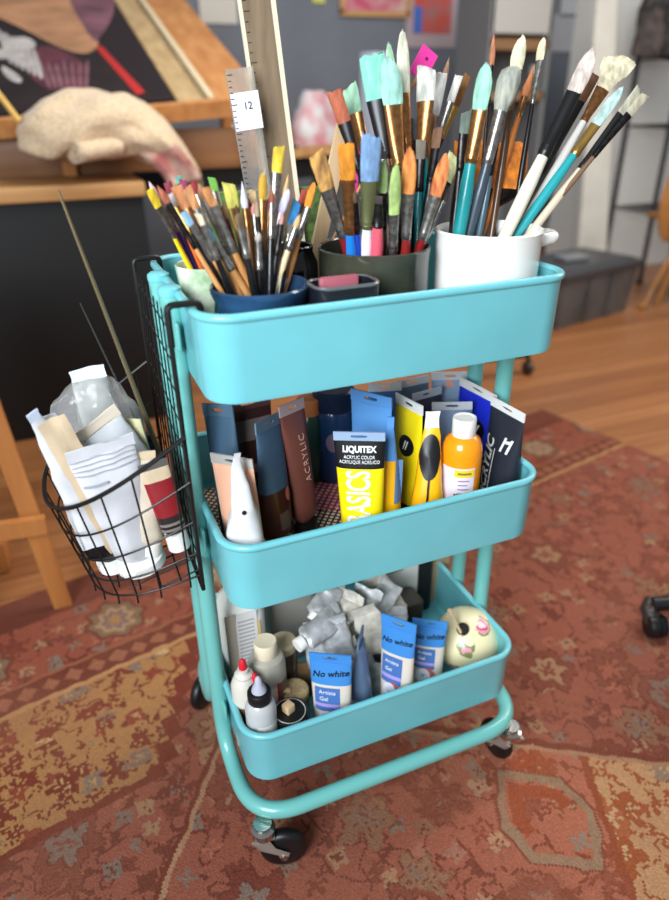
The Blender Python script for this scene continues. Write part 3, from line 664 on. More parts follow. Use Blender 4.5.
o = MB().slab([(-.065, .02, MZ+.0018), (.0, .0, MZ+.0018), (.02, .075, MZ+.0018), (-.045, .095, MZ+.0018)], V((0, 0, .002))).build('knit_coaster', g.mt); tag(o, 'dusty red knitted square lying on the woven mat', 'coaster')
MZ += .0016
# 1 BASICS
T = ony(359, 432, -.108); B = base_for(T, .004, -.006)
t = paint_tube('paint_tube', 'yellow and black paint tube lettered BASICS at the middle tray front', B, T, .060, [(0, .75, YEL, 'body'), (.75, 1, BLK, 'upper_band')], depth_=.036, yaw=-31, seal=mat('blue_grey_seal', (140, 160, 186), .4), seal_f=.06, taper=.78)
lettering('BASICS', .039, t['surfm'], .0, t['L']*.55, WINK, t['o'], rot=90, sx=.56, bold=.0006, lift=.0009)
lettering('LIQUITEX', .0105, t['surfm'], 0, t['L']*.885, WINK, t['o'], sx=.85, bold=.0004)
for k, s_ in enumerate(('ACRYLIC COLOR', 'ACRYLIQUE ACRÍLICO')): lettering(s_, .0058, t['surfm'], 0, t['L']*(.832-.033*k), WINK, t['o'], sx=.8)
# 2 blue/yellow behind
T = ony(371, 393, -.045); B = base_for(T, .004, .0)
paint_tube('paint_tube', 'blue paint tube with upright flat top behind the BASICS tube', B, T, .06, [(0, .5, DKB, 'body'), (.5, 1, SKY, 'upper_band')], seal=SKY, depth_=.03, yaw=-58)
T = ony(391, 417, -.1); B = base_for(T, -.003, .0)
t = paint_tube('paint_tube', 'yellow orange paint tube with a blue upper part seen edge on beside BASICS', B, T, .040, [(0, .7, OYE, 'body'), (.7, 1, SKY, 'upper_band')], seal=SKY, depth_=.040, hole=False, topw=.2, taper=1)
patch(t['surfm'], .008, .0165, t['L']*.4, t['L']*.7, cm((92, 122, 160)), t['o'])
# 3 yellow with black oval
T = ony(409, 399, -.045); B = base_for(T, .0, -.01)
t = paint_tube('paint_tube', 'lemon yellow paint tube with a black oval mark and white seal', B, T, .06, [(0, .2, BLK, 'cap_band'), (.2, 1, YEL, 'body')], depth_=.032, yaw=-84, seal=mat('white_seal', (222, 222, 220), .4))
patch(t['surfm'], -.008, .022, t['L']*.58, t['L']*.74, BLK, t['o'], name='oval_mark', shape='oval', lift=.0009)
lettering('//', .016, t['surfm'], .007, t['L']*.66, WINK, t['o'], lift=.0014, bold=.0004)
lettering('ACRYLIC', .014, t['surfm'], -.016, t['L']*.42, BLK, t['o'], rot=90)
# 4 crinkled amber tube with black drop
T = ony(433, 411, -.085); B = ony(424, 545, -.105); B.z = MZ
t = paint_tube('paint_tube', 'crinkled amber paint tube with a long black drop mark and pinched white top', B, T, .044, [(0, 1, OYE, 'body')], depth_=.042, crumple=.002, hole=False, topw=.42, taper=1, seal=mat('white_seal', (222, 222, 220), .4), seal_f=.12)
patch(t['surfm'], -.0125, .0115, t['L']*.5, t['L']*.84, BLK, t['o'], name='drop_mark', shape='oval', lift=.002)
patch(t['surfm'], -.0012, .0012, t['L']*.2, t['L']*.56, BLK, t['o'], name='drop_mark', lift=.002)
# 5 grey blue tubes behind
GB1 = cm((92, 116, 150), .4)
T = ony(452, 402, -.015); B = base_for(T, .0, -.02)
paint_tube('paint_tube', 'slate blue paint tube with wide grey seal behind the orange bottle', B, T, .055, [(0, .35, DKB, 'body'), (.35, 1, GB1, 'upper_band')], seal=mat('cool_grey_seal', (176, 182, 192), .4), depth_=.03)
T = ony(427, 390, .035); B = base_for(T, .0, -.02)
paint_tube('paint_tube', 'dark paint tube with tilted grey seal behind the lemon yellow tube', B, T, .055, [(0, 1, cm((44, 50, 58)), 'body')], seal=mat('cool_grey_seal', (176, 182, 192), .4), depth_=.03, yaw=12)
T = ony(412, 378, .075); B = base_for(T, .0, -.02)
paint_tube('paint_tube', 'grey blue paint tube at the back of the middle tray under the top tray', B, T, .06, [(0, 1, cm((88, 104, 124)), 'body')], depth_=.03, yaw=5)
T = ony(450, 372, .06); B = base_for(T, .0, -.02)
t = paint_tube('paint_tube', 'pale blue paint tube with an orange mark at the back of the middle tray', B, T, .055, [(0, 1, cm((120, 146, 178)), 'body')], depth_=.03)
patch(t['surfm'], -.006, .004, t['L']*.86, t['L']*.92, cm((214, 130, 90)), t['o'], name='orange_mark')
T = ony(385, 383, .06); B = base_for(T, -.01, -.02)
paint_tube('paint_tube', 'cobalt paint tube leaning at the back behind the blue flat topped tube', B, T, .05, [(0, 1, cm((58, 96, 150)), 'body')], depth_=.03, yaw=-10)
# 6 orange bottle
def cylsurf(base, r, ax=V((0, 0, 1))):
    view = CAM-base; view = (view-ax*view.dot(ax)).normalized(); e = ax.cross(view).normalized()
    if e.dot(RIGHT) < 0: e = -e
    def f(u, v):
        a = u/r; N = view*math.cos(a)+e*math.sin(a); return base+ax*v+N*r, N
    return f
c = ony(463, 440, -.098); c.z = MZ
ORB = cm((244, 148, 18), .22, coat=.4)
bt = thing('paint_bottle', 'orange paint bottle with a white cap at the middle tray front', 'bottle', c)
hh = ony(463, 437, -.098).z-MZ; HB = hh+.004
MB().lathe(c, [(.024, 0), (.0255, .002), (.0255, HB-.022), (.0245, HB-.013), (.021, HB-.005), (.015, HB)], n=36).build('body', ORB, bt)
MB().lathe(c+V((0, 0, HB-.001)), [(.0142, 0), (.0148, .001), (.0148, .022), (.0142, .0245), (.012, .0245), (.011, .0235)], n=28).build('cap', WHITEP, bt)
sf = cylsurf(c, .0256); lt = HB-.036
patch(sf, -.027, .019, .012, lt, mat('lilac_label', (224, 208, 220), .5), bt, name='label_panel', nu=24, lift=.0003)
patch(sf, -.007, .018, lt-.012, lt-.002, cm((236, 200, 40)), bt, name='label_band', nu=12, lift=.0006)
patch(sf, -.003, .014, lt-.0085, lt-.0055, cm((140, 120, 50)), bt, name='printed_line', lift=.0009)
for k in range(4): patch(sf, -.002, .012-.002*(k % 2), lt-.018-.006*k, lt-.0165-.006*k, cm((130, 112, 140)), bt, name='printed_line', lift=.0007)
bc = MB()
for k in range(9):
    u = -.006+k*.0024; w_ = random.choice((.0009, .0014, .0018))
    bc.grid(lambda a, b: (lambda q: q[0]+q[1]*.0007)(sf(u+w_*a, lt-.047+.011*b)), 1, 1)
bc.build('barcode', WH, bt, smooth=False, fix=False)
# 7 blue and black tubes at the right
BLU = cm((26, 44, 196), .35, coat=.3); NAVY = cm((38, 42, 52), .4)
T = ony(478, 386, -.012); B = base_for(T, .0, -.0)
t = paint_tube('paint_tube', 'bright ultramarine blue paint tube with white seal behind the black lettered tube', B, T, .078, [(0, .42, cm((22, 26, 70)), 'body'), (.42, 1, BLU, 'upper_band')], seal=mat('white_seal', (222, 222, 220), .4), depth_=.036, yaw=-84)
patch(t['surfm'], .0, .03, t['L']*.55, t['L']*.73, BLK, t['o'], name='oval_mark', shape='oval', lift=.0012)
lettering('//', .02, t['surfm'], .015, t['L']*.64, WINK, t['o'], lift=.0018, bold=.0005)
T = ony(508, 405, -.085); B = base_for(T, .002, -.0)
t = paint_tube('paint_tube', 'charcoal paint tube lettered ACRYLIC with white seal at the right front corner', B, T, .066, [(0, 1, NAVY, 'body')], seal=mat('white_seal', (222, 222, 220), .4), depth_=.038, yaw=-86)
lettering('ACRYLIC', .022, t['surfm'], -.014, t['L']*.42, WINK, t['o'], rot=90, shear=.2, bold=.0004, lift=.0012)
patch(t['surfm'], -.0035, -.002, t['L']*.22, t['L']*.62, WINK, t['o'], lift=.0012, name='printed_line', nu=1, nv=14)
for dx in (0, .0075):
    lettering('/', .028, t['surfm'], .010+dx*1.4, t['L']*.68, WINK, t['o'], bold=.0008, lift=.0012)
lettering('-', .03, t['surfm'], .017, t['L']*.735, WINK, t['o'], bold=.0006, lift=.0012, rot=15)
# left side of middle tray
WT = mat('white_foil', (212, 211, 212), .32, var=.06, scale=30)
T = ony(236, 452, -.105); B = ony(249, 560, -.118); B.z = MZ
t = paint_tube('paint_tube', 'crumpled white paint tube with pointed top at the middle tray front left', B, T, .06, [(0, 1, WT, 'body')], seal=WT, depth_=.05, crumple=.004, hole=False, topw=.1, cap=None, caph=.004, seal_f=.04, taper=1.0)
mbk = MB(); P, Nn = t['surf'](.002, .62); mbk.lathe(P, [(.0028, 0), (.0028, .001)], axis=Nn, n=8); mbk.build('speck', WH, t['o'])
T = ony(231, 456, -.08); B = base_for(T, .01, -.0)
paint_tube('paint_tube', 'peach paint tube with grey seal behind the crumpled white tube', B, T, .055, [(0, 1, cm((226, 170, 140)), 'body')], seal=mat('grey_beige_seal', (170, 166, 160), .4), depth_=.03, yaw=-46)
T = ony(217, 404, -.01); B = base_for(T, .004, -.03)
paint_tube('paint_tube', 'slate blue paint tube at the far left of the middle tray', B, T, .045, [(0, 1, cm((56, 82, 104)), 'body')], seal=cm((70, 96, 116)), depth_=.03, yaw=-50)
T = ony(247, 398, .015); B = base_for(T, .0, -.02)
t = paint_tube('paint_tube', 'dark maroon paint tube with a dull grey band at the back left', B, T, .062, [(0, 1, cm((56, 28, 28)), 'body')], seal=cm((84, 50, 52)), depth_=.036, yaw=8)
patch(t['surfm'], -.027, .027, t['L']*.72, t['L']*.86, cm((110, 96, 92)), t['o']); patch(t['surfm'], -.022, .022, t['L']*.5, t['L']*.56, cm((110, 90, 84)), t['o'])
BRN = cm((70, 36, 28), .3, coat=.3)
T = ony(268, 417, -.035); B = ony(278, 540, -.06); B.z = MZ
t = paint_tube('paint_tube', 'brown paint tube with slate blue top and tan cap beside the ACRYLIC tube', B, T, .055, [(0, .5, BRN, 'body'), (.5, 1, cm((66, 92, 116)), 'upper_band')], seal=cm((92, 116, 136)), cap=cm((196, 176, 150)), depth_=.034, yaw=40, seal_f=.08)
patch(t['surfm'], -.012, .008, t['L']*.22, t['L']*.34, cm((96, 80, 72)), t['o'])
patch(t['surfm'], .004, .017, t['L']*.4, t['L']*.5, cm((190, 110, 90)), t['o'], name='round_mark', shape='oval', lift=.0008)
T = ony(291, 402, -.015); B = base_for(T, .008, -.015)
t = paint_tube('paint_tube', 'red brown paint tube lettered ACRYLIC standing behind the blue topped brown tube', B, T, .042, [(0, 1, cm((110, 62, 52), .35), 'body')], seal=mat('pinkish_seal', (170, 150, 150), .4), depth_=.03, yaw=25)
lettering('ACRYLIC', .0135, t['surfm'], .005, t['L']*.6, cm((196, 150, 130)), t['o'], rot=90, space=1.25)
o = thing('paint_bottle', 'dark green bottle with an orange cap at the back of the middle tray', 'bottle', ony(309, 440, .06)*1)
c = ony(310, 440, .1); c.z = MZ; o.location = c; WORLD[o.name] = c
zt = ony(310, 412, .1).z-MZ
MB().lathe(c, [(.018, 0), (.019, .002), (.019, zt-.008), (.014, zt)], n=28).build('body', cm((30, 62, 54), .3), o)
MB().lathe(c+V((0, 0, zt-.001)), [(.0165, 0), (.017, .002), (.017, .022), (.015, .024)], n=24).build('cap', cm((200, 120, 74)), o)
c = ony(334, 440, .098); c.z = MZ
o = thing('paint_jar', 'dark navy paint jar at the back behind the BASICS tube', 'jar', c)
zt = ony(334, 392, .098).z-MZ
MB().lathe(c, [(.029, 0), (.031, .003), (.031, zt-.03), (.028, zt-.022)], n=32).build('body', cm((24, 48, 84), .2, coat=.4), o)
MB().lathe(c+V((0, 0, zt-.023)), [(.029, 0), (.0305, .002), (.0305, .028), (.028, .031)], n=32).build('lid', cm((20, 34, 58), .35), o)
patch(cylsurf(c, .0311), -.012, .012, zt*.4, zt*.62, cm((110, 90, 110)), o, shape='oval', name='round_mark')

# ========================================================= lowest tray
def bottle(name, label, px, py, Y, prof, mt, cap, capm, tipm=None, tip=None, h=None, cat='bottle'):
    c = ony(px, py, Y); dz = c.z-LZ-(prof[-1][1]-.001+cap[-1][1]); c.z = LZ; o = thing(name, label, cat, c)
    prof = [(r_, z_+dz if z_ > .008 else z_) for r_, z_ in prof]
    MB().lathe(c, prof, n=30).build('body', mt, o)
    z = prof[-1][1]-.001
    if cap: MB().lathe(c+V((0, 0, z)), cap, n=26).build('cap', capm, o)
    if tip: MB().lathe(c+V((0, 0, z)), tip, n=18).build('nozzle', tipm, o)
    return o, c
GLUE = mat('milky_plastic', (222, 216, 204), .4, trans=.15); RED = cm((206, 34, 50), .35)
o, c = bottle('glue_bottle', 'white glue bottle with red tip nearest the left tray wall', 243, 668, -.078, [(.017, 0), (.0185, .002), (.0185, .07), (.016, .078), (.012, .085)], GLUE,
       [(.012, 0), (.0125, .004), (.008, .008), (.0075, .014)], GLUE, RED, [(.0055, .013), (.006, .016), (.0045, .026), (.002, .03)])
patch(cylsurf(c, .0186), -.018, .018, .01, .085, cm((120, 84, 56)), o)
o, c = bottle('glue_bottle', 'white glue bottle with red tip between the black capped bottle and the cream capped one', 255, 682, -.086, [(.014, 0), (.015, .002), (.015, .056), (.012, .064), (.01, .068)], GLUE,
       [(.0105, 0), (.011, .004), (.007, .008), (.0065, .013)], GLUE, RED, [(.0052, .012), (.0056, .015), (.0045, .024), (.002, .028)])
GREYL = mat('clear_grey_gel', (206, 208, 208), .2, trans=.25, coat=.3)
o, c = bottle('ink_bottle', 'clear bottle with black screw cap and grey nozzle at the front left corner', 259, 690, -.114, [(.0185, 0), (.0205, .002), (.0205, .05), (.018, .058), (.013, .063)], GREYL,
       [(.0152, 0), (.0158, .001), (.0158, .014), (.0145, .016), (.009, .0165)], BLACKP, mat('grey_nozzle', (176, 176, 190), .3), [(.0105, .015), (.0085, .022), (.0055, .027), (.004, .037), (.0015, .04)])
sf = cylsurf(c, .0206); patch(sf, -.006, .024, .02, .085, cm((226, 224, 214)), o, nu=16); patch(sf, -.026, -.012, .02, .085, cm((226, 224, 218)), o)
[patch(sf, .0, .018, .03+.012*k, .033+.012*k, cm((90, 88, 86)), o, name='printed_line', lift=.0008) for k in range(4)]
o, c = bottle('medium_bottle', 'clear bottle with cream ribbed cap and red edged label in the lowest tray', 265, 641, -.055, [(.024, 0), (.026, .003), (.026, .07), (.023, .08), (.014, .086)], mat('hazy_plastic', (186, 180, 166), .3, trans=.2),
       [(.0155, 0), (.016, .001), (.016, .021), (.015, .023), (.012, .0225)], mat('cream_cap', (222, 208, 180), .5))
sf = cylsurf(c, .0261); patch(sf, -.026, .012, .03, .09, cm((226, 218, 196)), o, nu=16); patch(sf, .012, .0155, .028, .096, RED, o, name='red_edge'); patch(sf, .016, .034, .028, .094, cm((110, 84, 70)), o)
# big white jug
c = ony(243, 640, .025); c.z = LZ
JUG = mat('white_jug_plastic', (224, 222, 214), .45)
o = thing('plastic_jug', 'large white printed plastic jug at the back left of the lowest tray', 'jug', c)
MB().ringloft([[c+V((p.x, p.y, z)) for p in rr(a, b, r_, 0, 6)] for a, b, r_, z in ((.058, .06, .018, 0), (.064, .066, .02, .004), (.064, .066, .02, .155), (.057, .058, .02, .175), (.036, .036, .0175, .19))]).build('body', JUG, o)
MB().lathe(c+V((0, 0, .189)), [(.017, 0), (.018, .002), (.018, .02), (.016, .022)], n=24).build('cap', JUG, o)
def fs(u, v): return c+V((u, -.0331, v)), V((0, -1, 0))
fs0 = c.copy()
def jugsurf(u, v, c=fs0): return c+V((u, -.0331, v)), V((0, -1, 0))
patch(jugsurf, -.014, .016, .03, .17, cm((212, 208, 206)), o, nu=2, nv=2); patch(jugsurf, -.03, -.015, .03, .172, cm((176, 164, 150)), o, nu=2, nv=2)
patch(jugsurf, .017, .02, .02, .15, cm((214, 178, 96)), o, name='gold_edge', nu=1, nv=1)
pl = MB()
for k in range(18):
    zz = .155-k*.007; pl.grid(lambda a, b: jugsurf(-.012+.024*a*random.uniform(.95, 1), zz+.0022*b)[0]+V((0, -.0008, 0)), 1, 1)
pl.build('printed_lines', cm((150, 146, 150)), o, smooth=False, fix=False)
o, c = bottle('cream_jar', 'jar with a beige lid half hidden behind the cream capped bottle', 283, 640, -.02, [(.019, 0), (.02, .002), (.02, .062), (.017, .066)], mat('brown_glass', (70, 52, 40), .2, coat=.5), [(.019, 0), (.02, .002), (.02, .013), (.018, .015)], mat('beige_lid', (196, 178, 146), .5), cat='jar')
o, c = bottle('tan_jar', 'squat jar with a round tan lid beside the blue No white tube', 294, 688, -.068, [(.02, 0), (.021, .002), (.021, .022), (.018, .025)], mat('brown_glass', (70, 52, 40), .2), [(.0205, 0), (.021, .002), (.021, .009), (.019, .0115), (.006, .012)], mat('tan_lid', (206, 180, 134), .5, var=.2, scale=120), cat='jar')
o, c = bottle('black_lidded_jar', 'squat jar with a glossy black lid in the front left of the lowest tray', 290, 711, -.112, [(.023, 0), (.024, .002), (.024, .03), (.022, .032)], mat('black_glass', (20, 19, 20), .15, coat=.5), [(.0235, 0), (.025, .002), (.025, .011), (.024, .0125), (.006, .0125)], BLACKP, cat='jar')
lid = V((c.x, c.y, ony(290, 711, -.112).z))
o2 = MB().tube([lid+V((.021*math.cos(a*math.pi/14), .021*math.sin(a*math.pi/14), .0006)) for a in range(28)], .0006, 5, loop=True).build('lid_ring', mat('white_line', (200, 200, 196), .4), o)
o2 = MB().box(lid+V((-.002, 0, .0075)), (.013, .013, .013), rot=Matrix.Rotation(R(25), 3, 'Z'), bev=.001).build('wooden_cube', wood('block_wood', (222, 190, 148), (204, 168, 124))); tag(o2, 'small pale wooden cube lying on the glossy black jar lid', 'cube')
o2 = MB().box(ony(276, 690, -.07), (.04, .008, .004), rot=Matrix.Rotation(R(-18), 3, 'Z') @ Matrix.Rotation(R(10), 3, 'Y'), bev=.001).build('wooden_stick', wood('block_wood', (222, 190, 148), (204, 168, 124))); tag(o2, 'short flat wooden stick lying across the tan lidded jar', 'stick')
# kraft box wall between jars and tubes
c = ony(292, 655, .0); 
o2 = MB().box((-.098, -.028, LZ+.034), (.05, .006, .068), rot=Matrix.Rotation(R(-15), 3, 'Z'), bev=.001).build('kraft_card', mat('kraft_card', (120, 92, 62), .8)); tag(o2, 'brown kraft card standing behind the tan lidded jar', 'card')
# No white tubes
BL2 = cm((62, 134, 204), .4, coat=.2); SAND = cm((216, 204, 190), .45)
def no_white(label, top_px, base_px, Y, w, yaw, dy=.02, lab=True):
    T = ony(*top_px, Y); B = V((T.x+base_px[0], T.y+base_px[1], LZ))
    t = paint_tube('gesso_tube', label, B, T, w, [(0, .68, SAND, 'body'), (.68, 1, BL2, 'upper_band')], seal=BL2, cap=WHITEP, depth_=.03, yaw=yaw, group='blue and white tubes marked No white', seal_f=.09)
    Lt = t['L']; sm = t['surfm']
    lettering('No white', w*.225, sm, 0, Lt*.80, WH, t['o'], shear=.28, rot=6, bold=.0002, name='handwriting')
    patch(sm, -w*.38, w*.22, Lt*.40, Lt*.655, cm((72, 112, 176)), t['o'], lift=.0006)
    lettering('Artists', w*.15, sm, -w*.08, Lt*.605, WINK, t['o'], lift=.001); lettering('Gel', w*.15, sm, -w*.16, Lt*.535, WINK, t['o'], lift=.001)
    patch(sm, -w*.38, w*.22, Lt*.45, Lt*.485, cm((170, 150, 214)), t['o'], lift=.0009, name='label_band')
    patch(sm, -w*.28, w*.26, Lt*.2, Lt*.42, cm((206, 96, 84)), t['o'], lift=.0012, shape='oval', name='round_mark')
    patch(sm, -w*.3, w*.12, Lt*.22, Lt*.41, cm((226, 226, 236)), t['o'], lift=.0016, shape='oval', name='round_mark')
    lettering('V', w*.18, sm, -w*.09, Lt*.32, cm((72, 112, 176)), t['o'], lift=.002)
    return t
no_white('blue topped tube handwritten No white, leftmost beside the squat jars', (330, 654), (.002, -.004), -.112, .058, -32)
no_white('blue topped tube handwritten No white, upright in the middle, tallest in the photo', (399, 619), (-.002, -.004), -.114, .052, -52)
no_white('blue topped tube handwritten No white, right one beside the floral ball', (430, 620), (-.004, -.006), -.088, .051, -34)
T = ony(361, 632, -.1); B = V((T.x-.004, T.y-.004, LZ))
paint_tube('gesso_tube', 'grey blue foil tube seen edge on between two No white tubes', B, T, .03, [(0, .3, SAND, 'body'), (.3, 1, cm((112, 134, 164), .25, .3), 'upper_band')], seal=cm((112, 134, 164), .25, .3), cap=WHITEP, depth_=.038, hole=False, crumple=.0015, seal_f=.12, yaw=52)
# heap of crumpled foil tubes
FO = mat('crumpled_foil', (200, 200, 200), .38, .25, var=.2, scale=70, bump=.5)
FO2 = mat('cream_foil', (206, 198, 184), .45, .1, var=.15, scale=70, bump=.4)
heap = [((318, 612), (336, 580), .0, .03, FO, 'lavender smudged', -.01), ((330, 640), (352, 592), -.02, .034, FO2, 'long pale', 0), ((305, 640), (342, 612), -.04, .03, FO, 'flat silver', 0), ((352, 640), (370, 588), -.01, .034, FO, 'upright silver', 0),
        ((345, 660), (330, 618), -.05, .034, FO, 'front silver', 0), ((378, 650), (362, 606), -.045, .032, FO2, 'folded cream', 0), ((372, 620), (392, 583), .0, .03, FO, 'white seamed', 0), ((398, 612), (372, 574), .02, .03, FO2, 'grey cream', 0), ((352, 690), (340, 640), -.055, .034, FO2, 'cream dented', 0), ((380, 690), (371, 640), -.06, .032, FO, 'grey dented', 0), ((318, 668), (316, 622), -.035, .032, FO, 'dull upright', 0), ((395, 655), (396, 606), -.02, .03, FO, 'pale upright', 0)]
pos = ['lying at the top left of the foil heap', 'lying across the middle of the foil heap', 'lying low at the left of the foil heap', 'standing in the middle of the foil heap', 'standing behind the leftmost No white tube', 'bent over just behind the edge on foil tube', 'leaning at the right of the foil heap', 'lying topmost against the paper packet', 'standing low behind the leftmost No white tube', 'standing low behind the edge on foil tube', 'standing at the far left of the foil heap', 'standing behind the tallest No white tube']
for i, ((a, b, Y, w, mt_, nm, _), ps) in enumerate(zip(heap, pos)):
    B = ony(*a, Y-.01); T = ony(*b, Y+.012)
    ax_ = (B-T).normalized(); B = B+ax_*.015
    t = paint_tube('foil_tube', 'crumpled %s paint tube %s' % (nm, ps), B, T, w*1.25, [(0, 1, mt_, 'body')], seal=mt_, cap=BLACKP if i in (3, 5) else WHITEP, depth_=.02, crumple=.005, hole=False, caph=.012, capr=.28, seed=i*7.3, seal_f=.14, group='heap of crumpled foil tubes')
# grey tub behind, paper packet, kraft packet
c = V((-.075, .075, LZ)); o = MB().ringloft([[c+V((p.x, p.y, z)) for p in rr(a, a*.8, .015, 0, 5)] for a, z in ((.07, 0), (.075, .004), (.082, .128), (.074, .132))]).build('grey_tub', mat('dull_grey_plastic', (150, 144, 136), .5)); tag(o, 'dull grey plastic tub behind the bottles in the lowest tray', 'tub')
A = ony(396, 640, .065); z0 = LZ
c = ony(402, 590, .06)
o = MB().box((c.x, .066, LZ+.075), (.062, .004, .15), rot=Matrix.Rotation(R(-4), 3, 'Z'), bev=.001).build('paper_packet', mat('white_paper', (220, 218, 212), .7)); tag(o, 'white paper packet standing at the back of the lowest tray', 'packet')
ps = lambda u, v: (V((c.x+u, .0632, LZ+v)), V((0, -1, 0)))
patch(ps, -.025, .002, .105, .14, cm((150, 140, 96)), o, name='printed_picture', nu=1, nv=1); patch(ps, -.02, -.004, .112, .132, cm((84, 66, 48)), o, name='printed_picture', nu=1, nv=1, lift=.0008)
c = ony(432, 590, .085)
o = MB().box((c.x, .089, LZ+.075), (.06, .02, .15), bev=.003).build('kraft_packet', mat('kraft_tan', (176, 150, 116), .8, var=.1, scale=30)); tag(o, 'tan kraft packet with green edge standing right of the white paper packet', 'packet')
c2 = c.copy(); MB().box((c2.x-.0285, .078, LZ+.1), (.005, .003, .08)).build('green_edge', cm((150, 170, 60)), o, smooth=False, label='yellow green edge')
# added dark blocks, standing in for shade at the back right of the tray
c = V((.152, .095, LZ)); o = MB().ringloft([[c+V((p.x, p.y, z)) for p in rr(a, b, .012, 0, 5)] for a, b, z in ((.07, .055, 0), (.074, .06, .003), (.074, .06, .118), (.07, .056, .121))]).build('shade_filler_block', mat('soft_black', (17, 17, 18), .6)); tag(o, 'black filler block added to darken the back right corner of the lowest tray', 'box')
c = V((.115, .035, LZ)); o = MB().ringloft([[c+V((p.x, p.y, z)) for p in rr(a, b, .012, 0, 5)] for a, b, z in ((.05, .045, 0), (.054, .05, .003), (.054, .05, .07), (.05, .046, .073))]).build('shade_filler_olive', mat('dark_olive_filler', (44, 42, 34), .5)); tag(o, 'dark olive filler block added to deepen the shade behind the right No white tube', 'case')  # second added block, darkens the gap behind the tubes
# floral ball
c = ony(466, 648, -.068); FR = .051
n_ = (CAM-c).normalized(); n_ = (n_+V((.15, 0, .25))).normalized()
g = G('floral_cream'); v = g.coord(); d1, c1 = g.voro(v, 25, .9); nz = g.noise(v, 70, 4)
zz = g.sep(v)
fl = g.ramp(g.m('ADD', d1, g.m('MULTIPLY', g.m('SUBTRACT', nz, .5), .5)), [(0, (236, 206, 206)), (.14, (206, 70, 120)), (.25, (224, 150, 160)), (.36, (124, 136, 80)), (.42, (234, 220, 176))])
low = g.m('LESS_THAN', g.m('SUBTRACT', g.m('ADD', g.m('MULTIPLY', zz[2], .9), g.m('MULTIPLY', nz, .02)), g.m('MULTIPLY', zz[0], .3)), .088)
g.put(g.b.inputs['Base Color'], g.mix(low, lin((236, 222, 178)), fl)); g.b.inputs['Roughness'].default_value = .35; g.b.inputs['Coat Weight'].default_value = .3
c.z = max(LZ+.05, c.z-.012)
o = thing('floral_ball', 'cream floral china ball with dark hole and wooden peg in the lowest tray', 'ornament', (c.x, c.y, c.z-.05))
prof = []
for k in range(17):
    a = math.pi*k/16; prof.append((FR*math.sin(a), -.042*math.cos(a)))
prof = [p for p in prof]
MB().lathe(c, prof, axis=n_, n=40, cap0=False, cap1=False).build('body', g.mt, o)
hc = c+n_*.0415+UP*.006-RIGHT*.012
hn = (n_*1+UP*.12-RIGHT*.22).normalized()
MB().lathe(hc-hn*.006, [(.0095, 0), (.0095, .0062)], axis=hn, n=20).build('hole', mat('dark_hole', (22, 20, 18), .8), o, label='dark round hole')
pA = hc+hn*.002-UP*.006-RIGHT*.003; pB = pA+hn*.012+UP*.03-RIGHT*.016
MB().tube([pA-(pB-pA)*.25, pA, pB-(pB-pA)*.12, pB], [.0022, .0022, .0024, .0036], 10).build('peg', mat('peg_wood', (222, 190, 150), .5), o, label='pale wooden peg')

# ========================================================= basket contents
BZ = zb-.012
WP = mat('white_paper_tube', (204, 204, 208), .4, var=.05, scale=40, bump=.15)
CRM = mat('cream_packet', (214, 190, 158), .5, var=.06, scale=40)
BLUISH = mat('pale_blue_white', (186, 196, 212), .4)
def bt_(label, top_px, base_px, Xt, Xb, w, bands, seal, cap=None, **k):
    T = ony(*top_px, Xt); B = ony(*base_px, Xb)
    return paint_tube('paint_tube', label, B, T, w, bands, seal=seal, cap=cap, **k)
t = bt_('long white and cream paint tube leaning out at the left of the basket', (32, 412), (118, 562), -.06, -.045, .056, [(0, .2, BLK, 'cap_band'), (.2, 1, WP, 'body')], BLUISH, WHITEP, depth_=.034, hole=False, crumple=.003, caph=.012, topw=.2, taper=1, seal_f=.05)
patch(t['surfm'], -.003, .026, t['L']*.14, t['L']*.93, CRM, t['o'], lift=.003, name='cream_band', nu=6, nv=14)
bt_('white tube with rounded cream end behind the long leaning one', (46, 416), (116, 545), -.045, -.035, .04, [(0, 1, CRM, 'body')], WP, WHITEP, depth_=.02, hole=False, crumple=.002, topw=.5, taper=1)
t = bt_('large white paint tube with striped crimped top in the middle of the basket', (99, 443), (142, 563), -.065, -.055, .072, [(0, 1, WP, 'body')], WP, WHITEP, depth_=.036, hole=False, crumple=.0022, caph=.012, taper=.72)
for k in range(4): patch(t['surfm'], -.034, .034, t['L']*(.82+.035*k), t['L']*(.826+.035*k), cm((150, 146, 160)), t['o'], lift=.0026, name='crimp_line', nu=14, nv=1)
patch(t['surfm'], -.03, -.004, t['L']*.74, t['L']*.755, cm((150, 150, 160)), t['o'], lift=.0026, name='printed_line', nu=6, nv=1)
bt_('folded white tube with slanting pale crimp behind the large striped one', (86, 426), (158, 515), -.035, -.02, .075, [(0, 1, WP, 'body')], mat('cream_edge', (222, 206, 186), .5), WHITEP, depth_=.03, hole=False, crumple=.003, seal_f=.08)
t = bt_('cream paint tube standing right of the large striped one', (141, 452), (152, 552), -.06, -.065, .03, [(0, 1, mat('ivory_tube', (214, 200, 178), .45, var=.08, scale=40), 'body')], CRM, WHITEP, depth_=.026, hole=False, crumple=.002, caph=.014)
t = bt_('red and black paint tube against the basket back', (152, 462), (180, 547), -.07, -.08, .032, [(0, .42, cm((40, 30, 30)), 'body'), (.42, .8, cm((138, 24, 32)), 'red_band'), (.8, 1, CRM, 'top_band')], cm((90, 86, 84)), WHITEP, depth_=.026, hole=False)
for k in range(3): patch(t['surfm'], -.013, .013, t['L']*(.2+.06*k), t['L']*(.23+.06*k), cm((120, 112, 108)), t['o'], name='printed_line', nv=1)
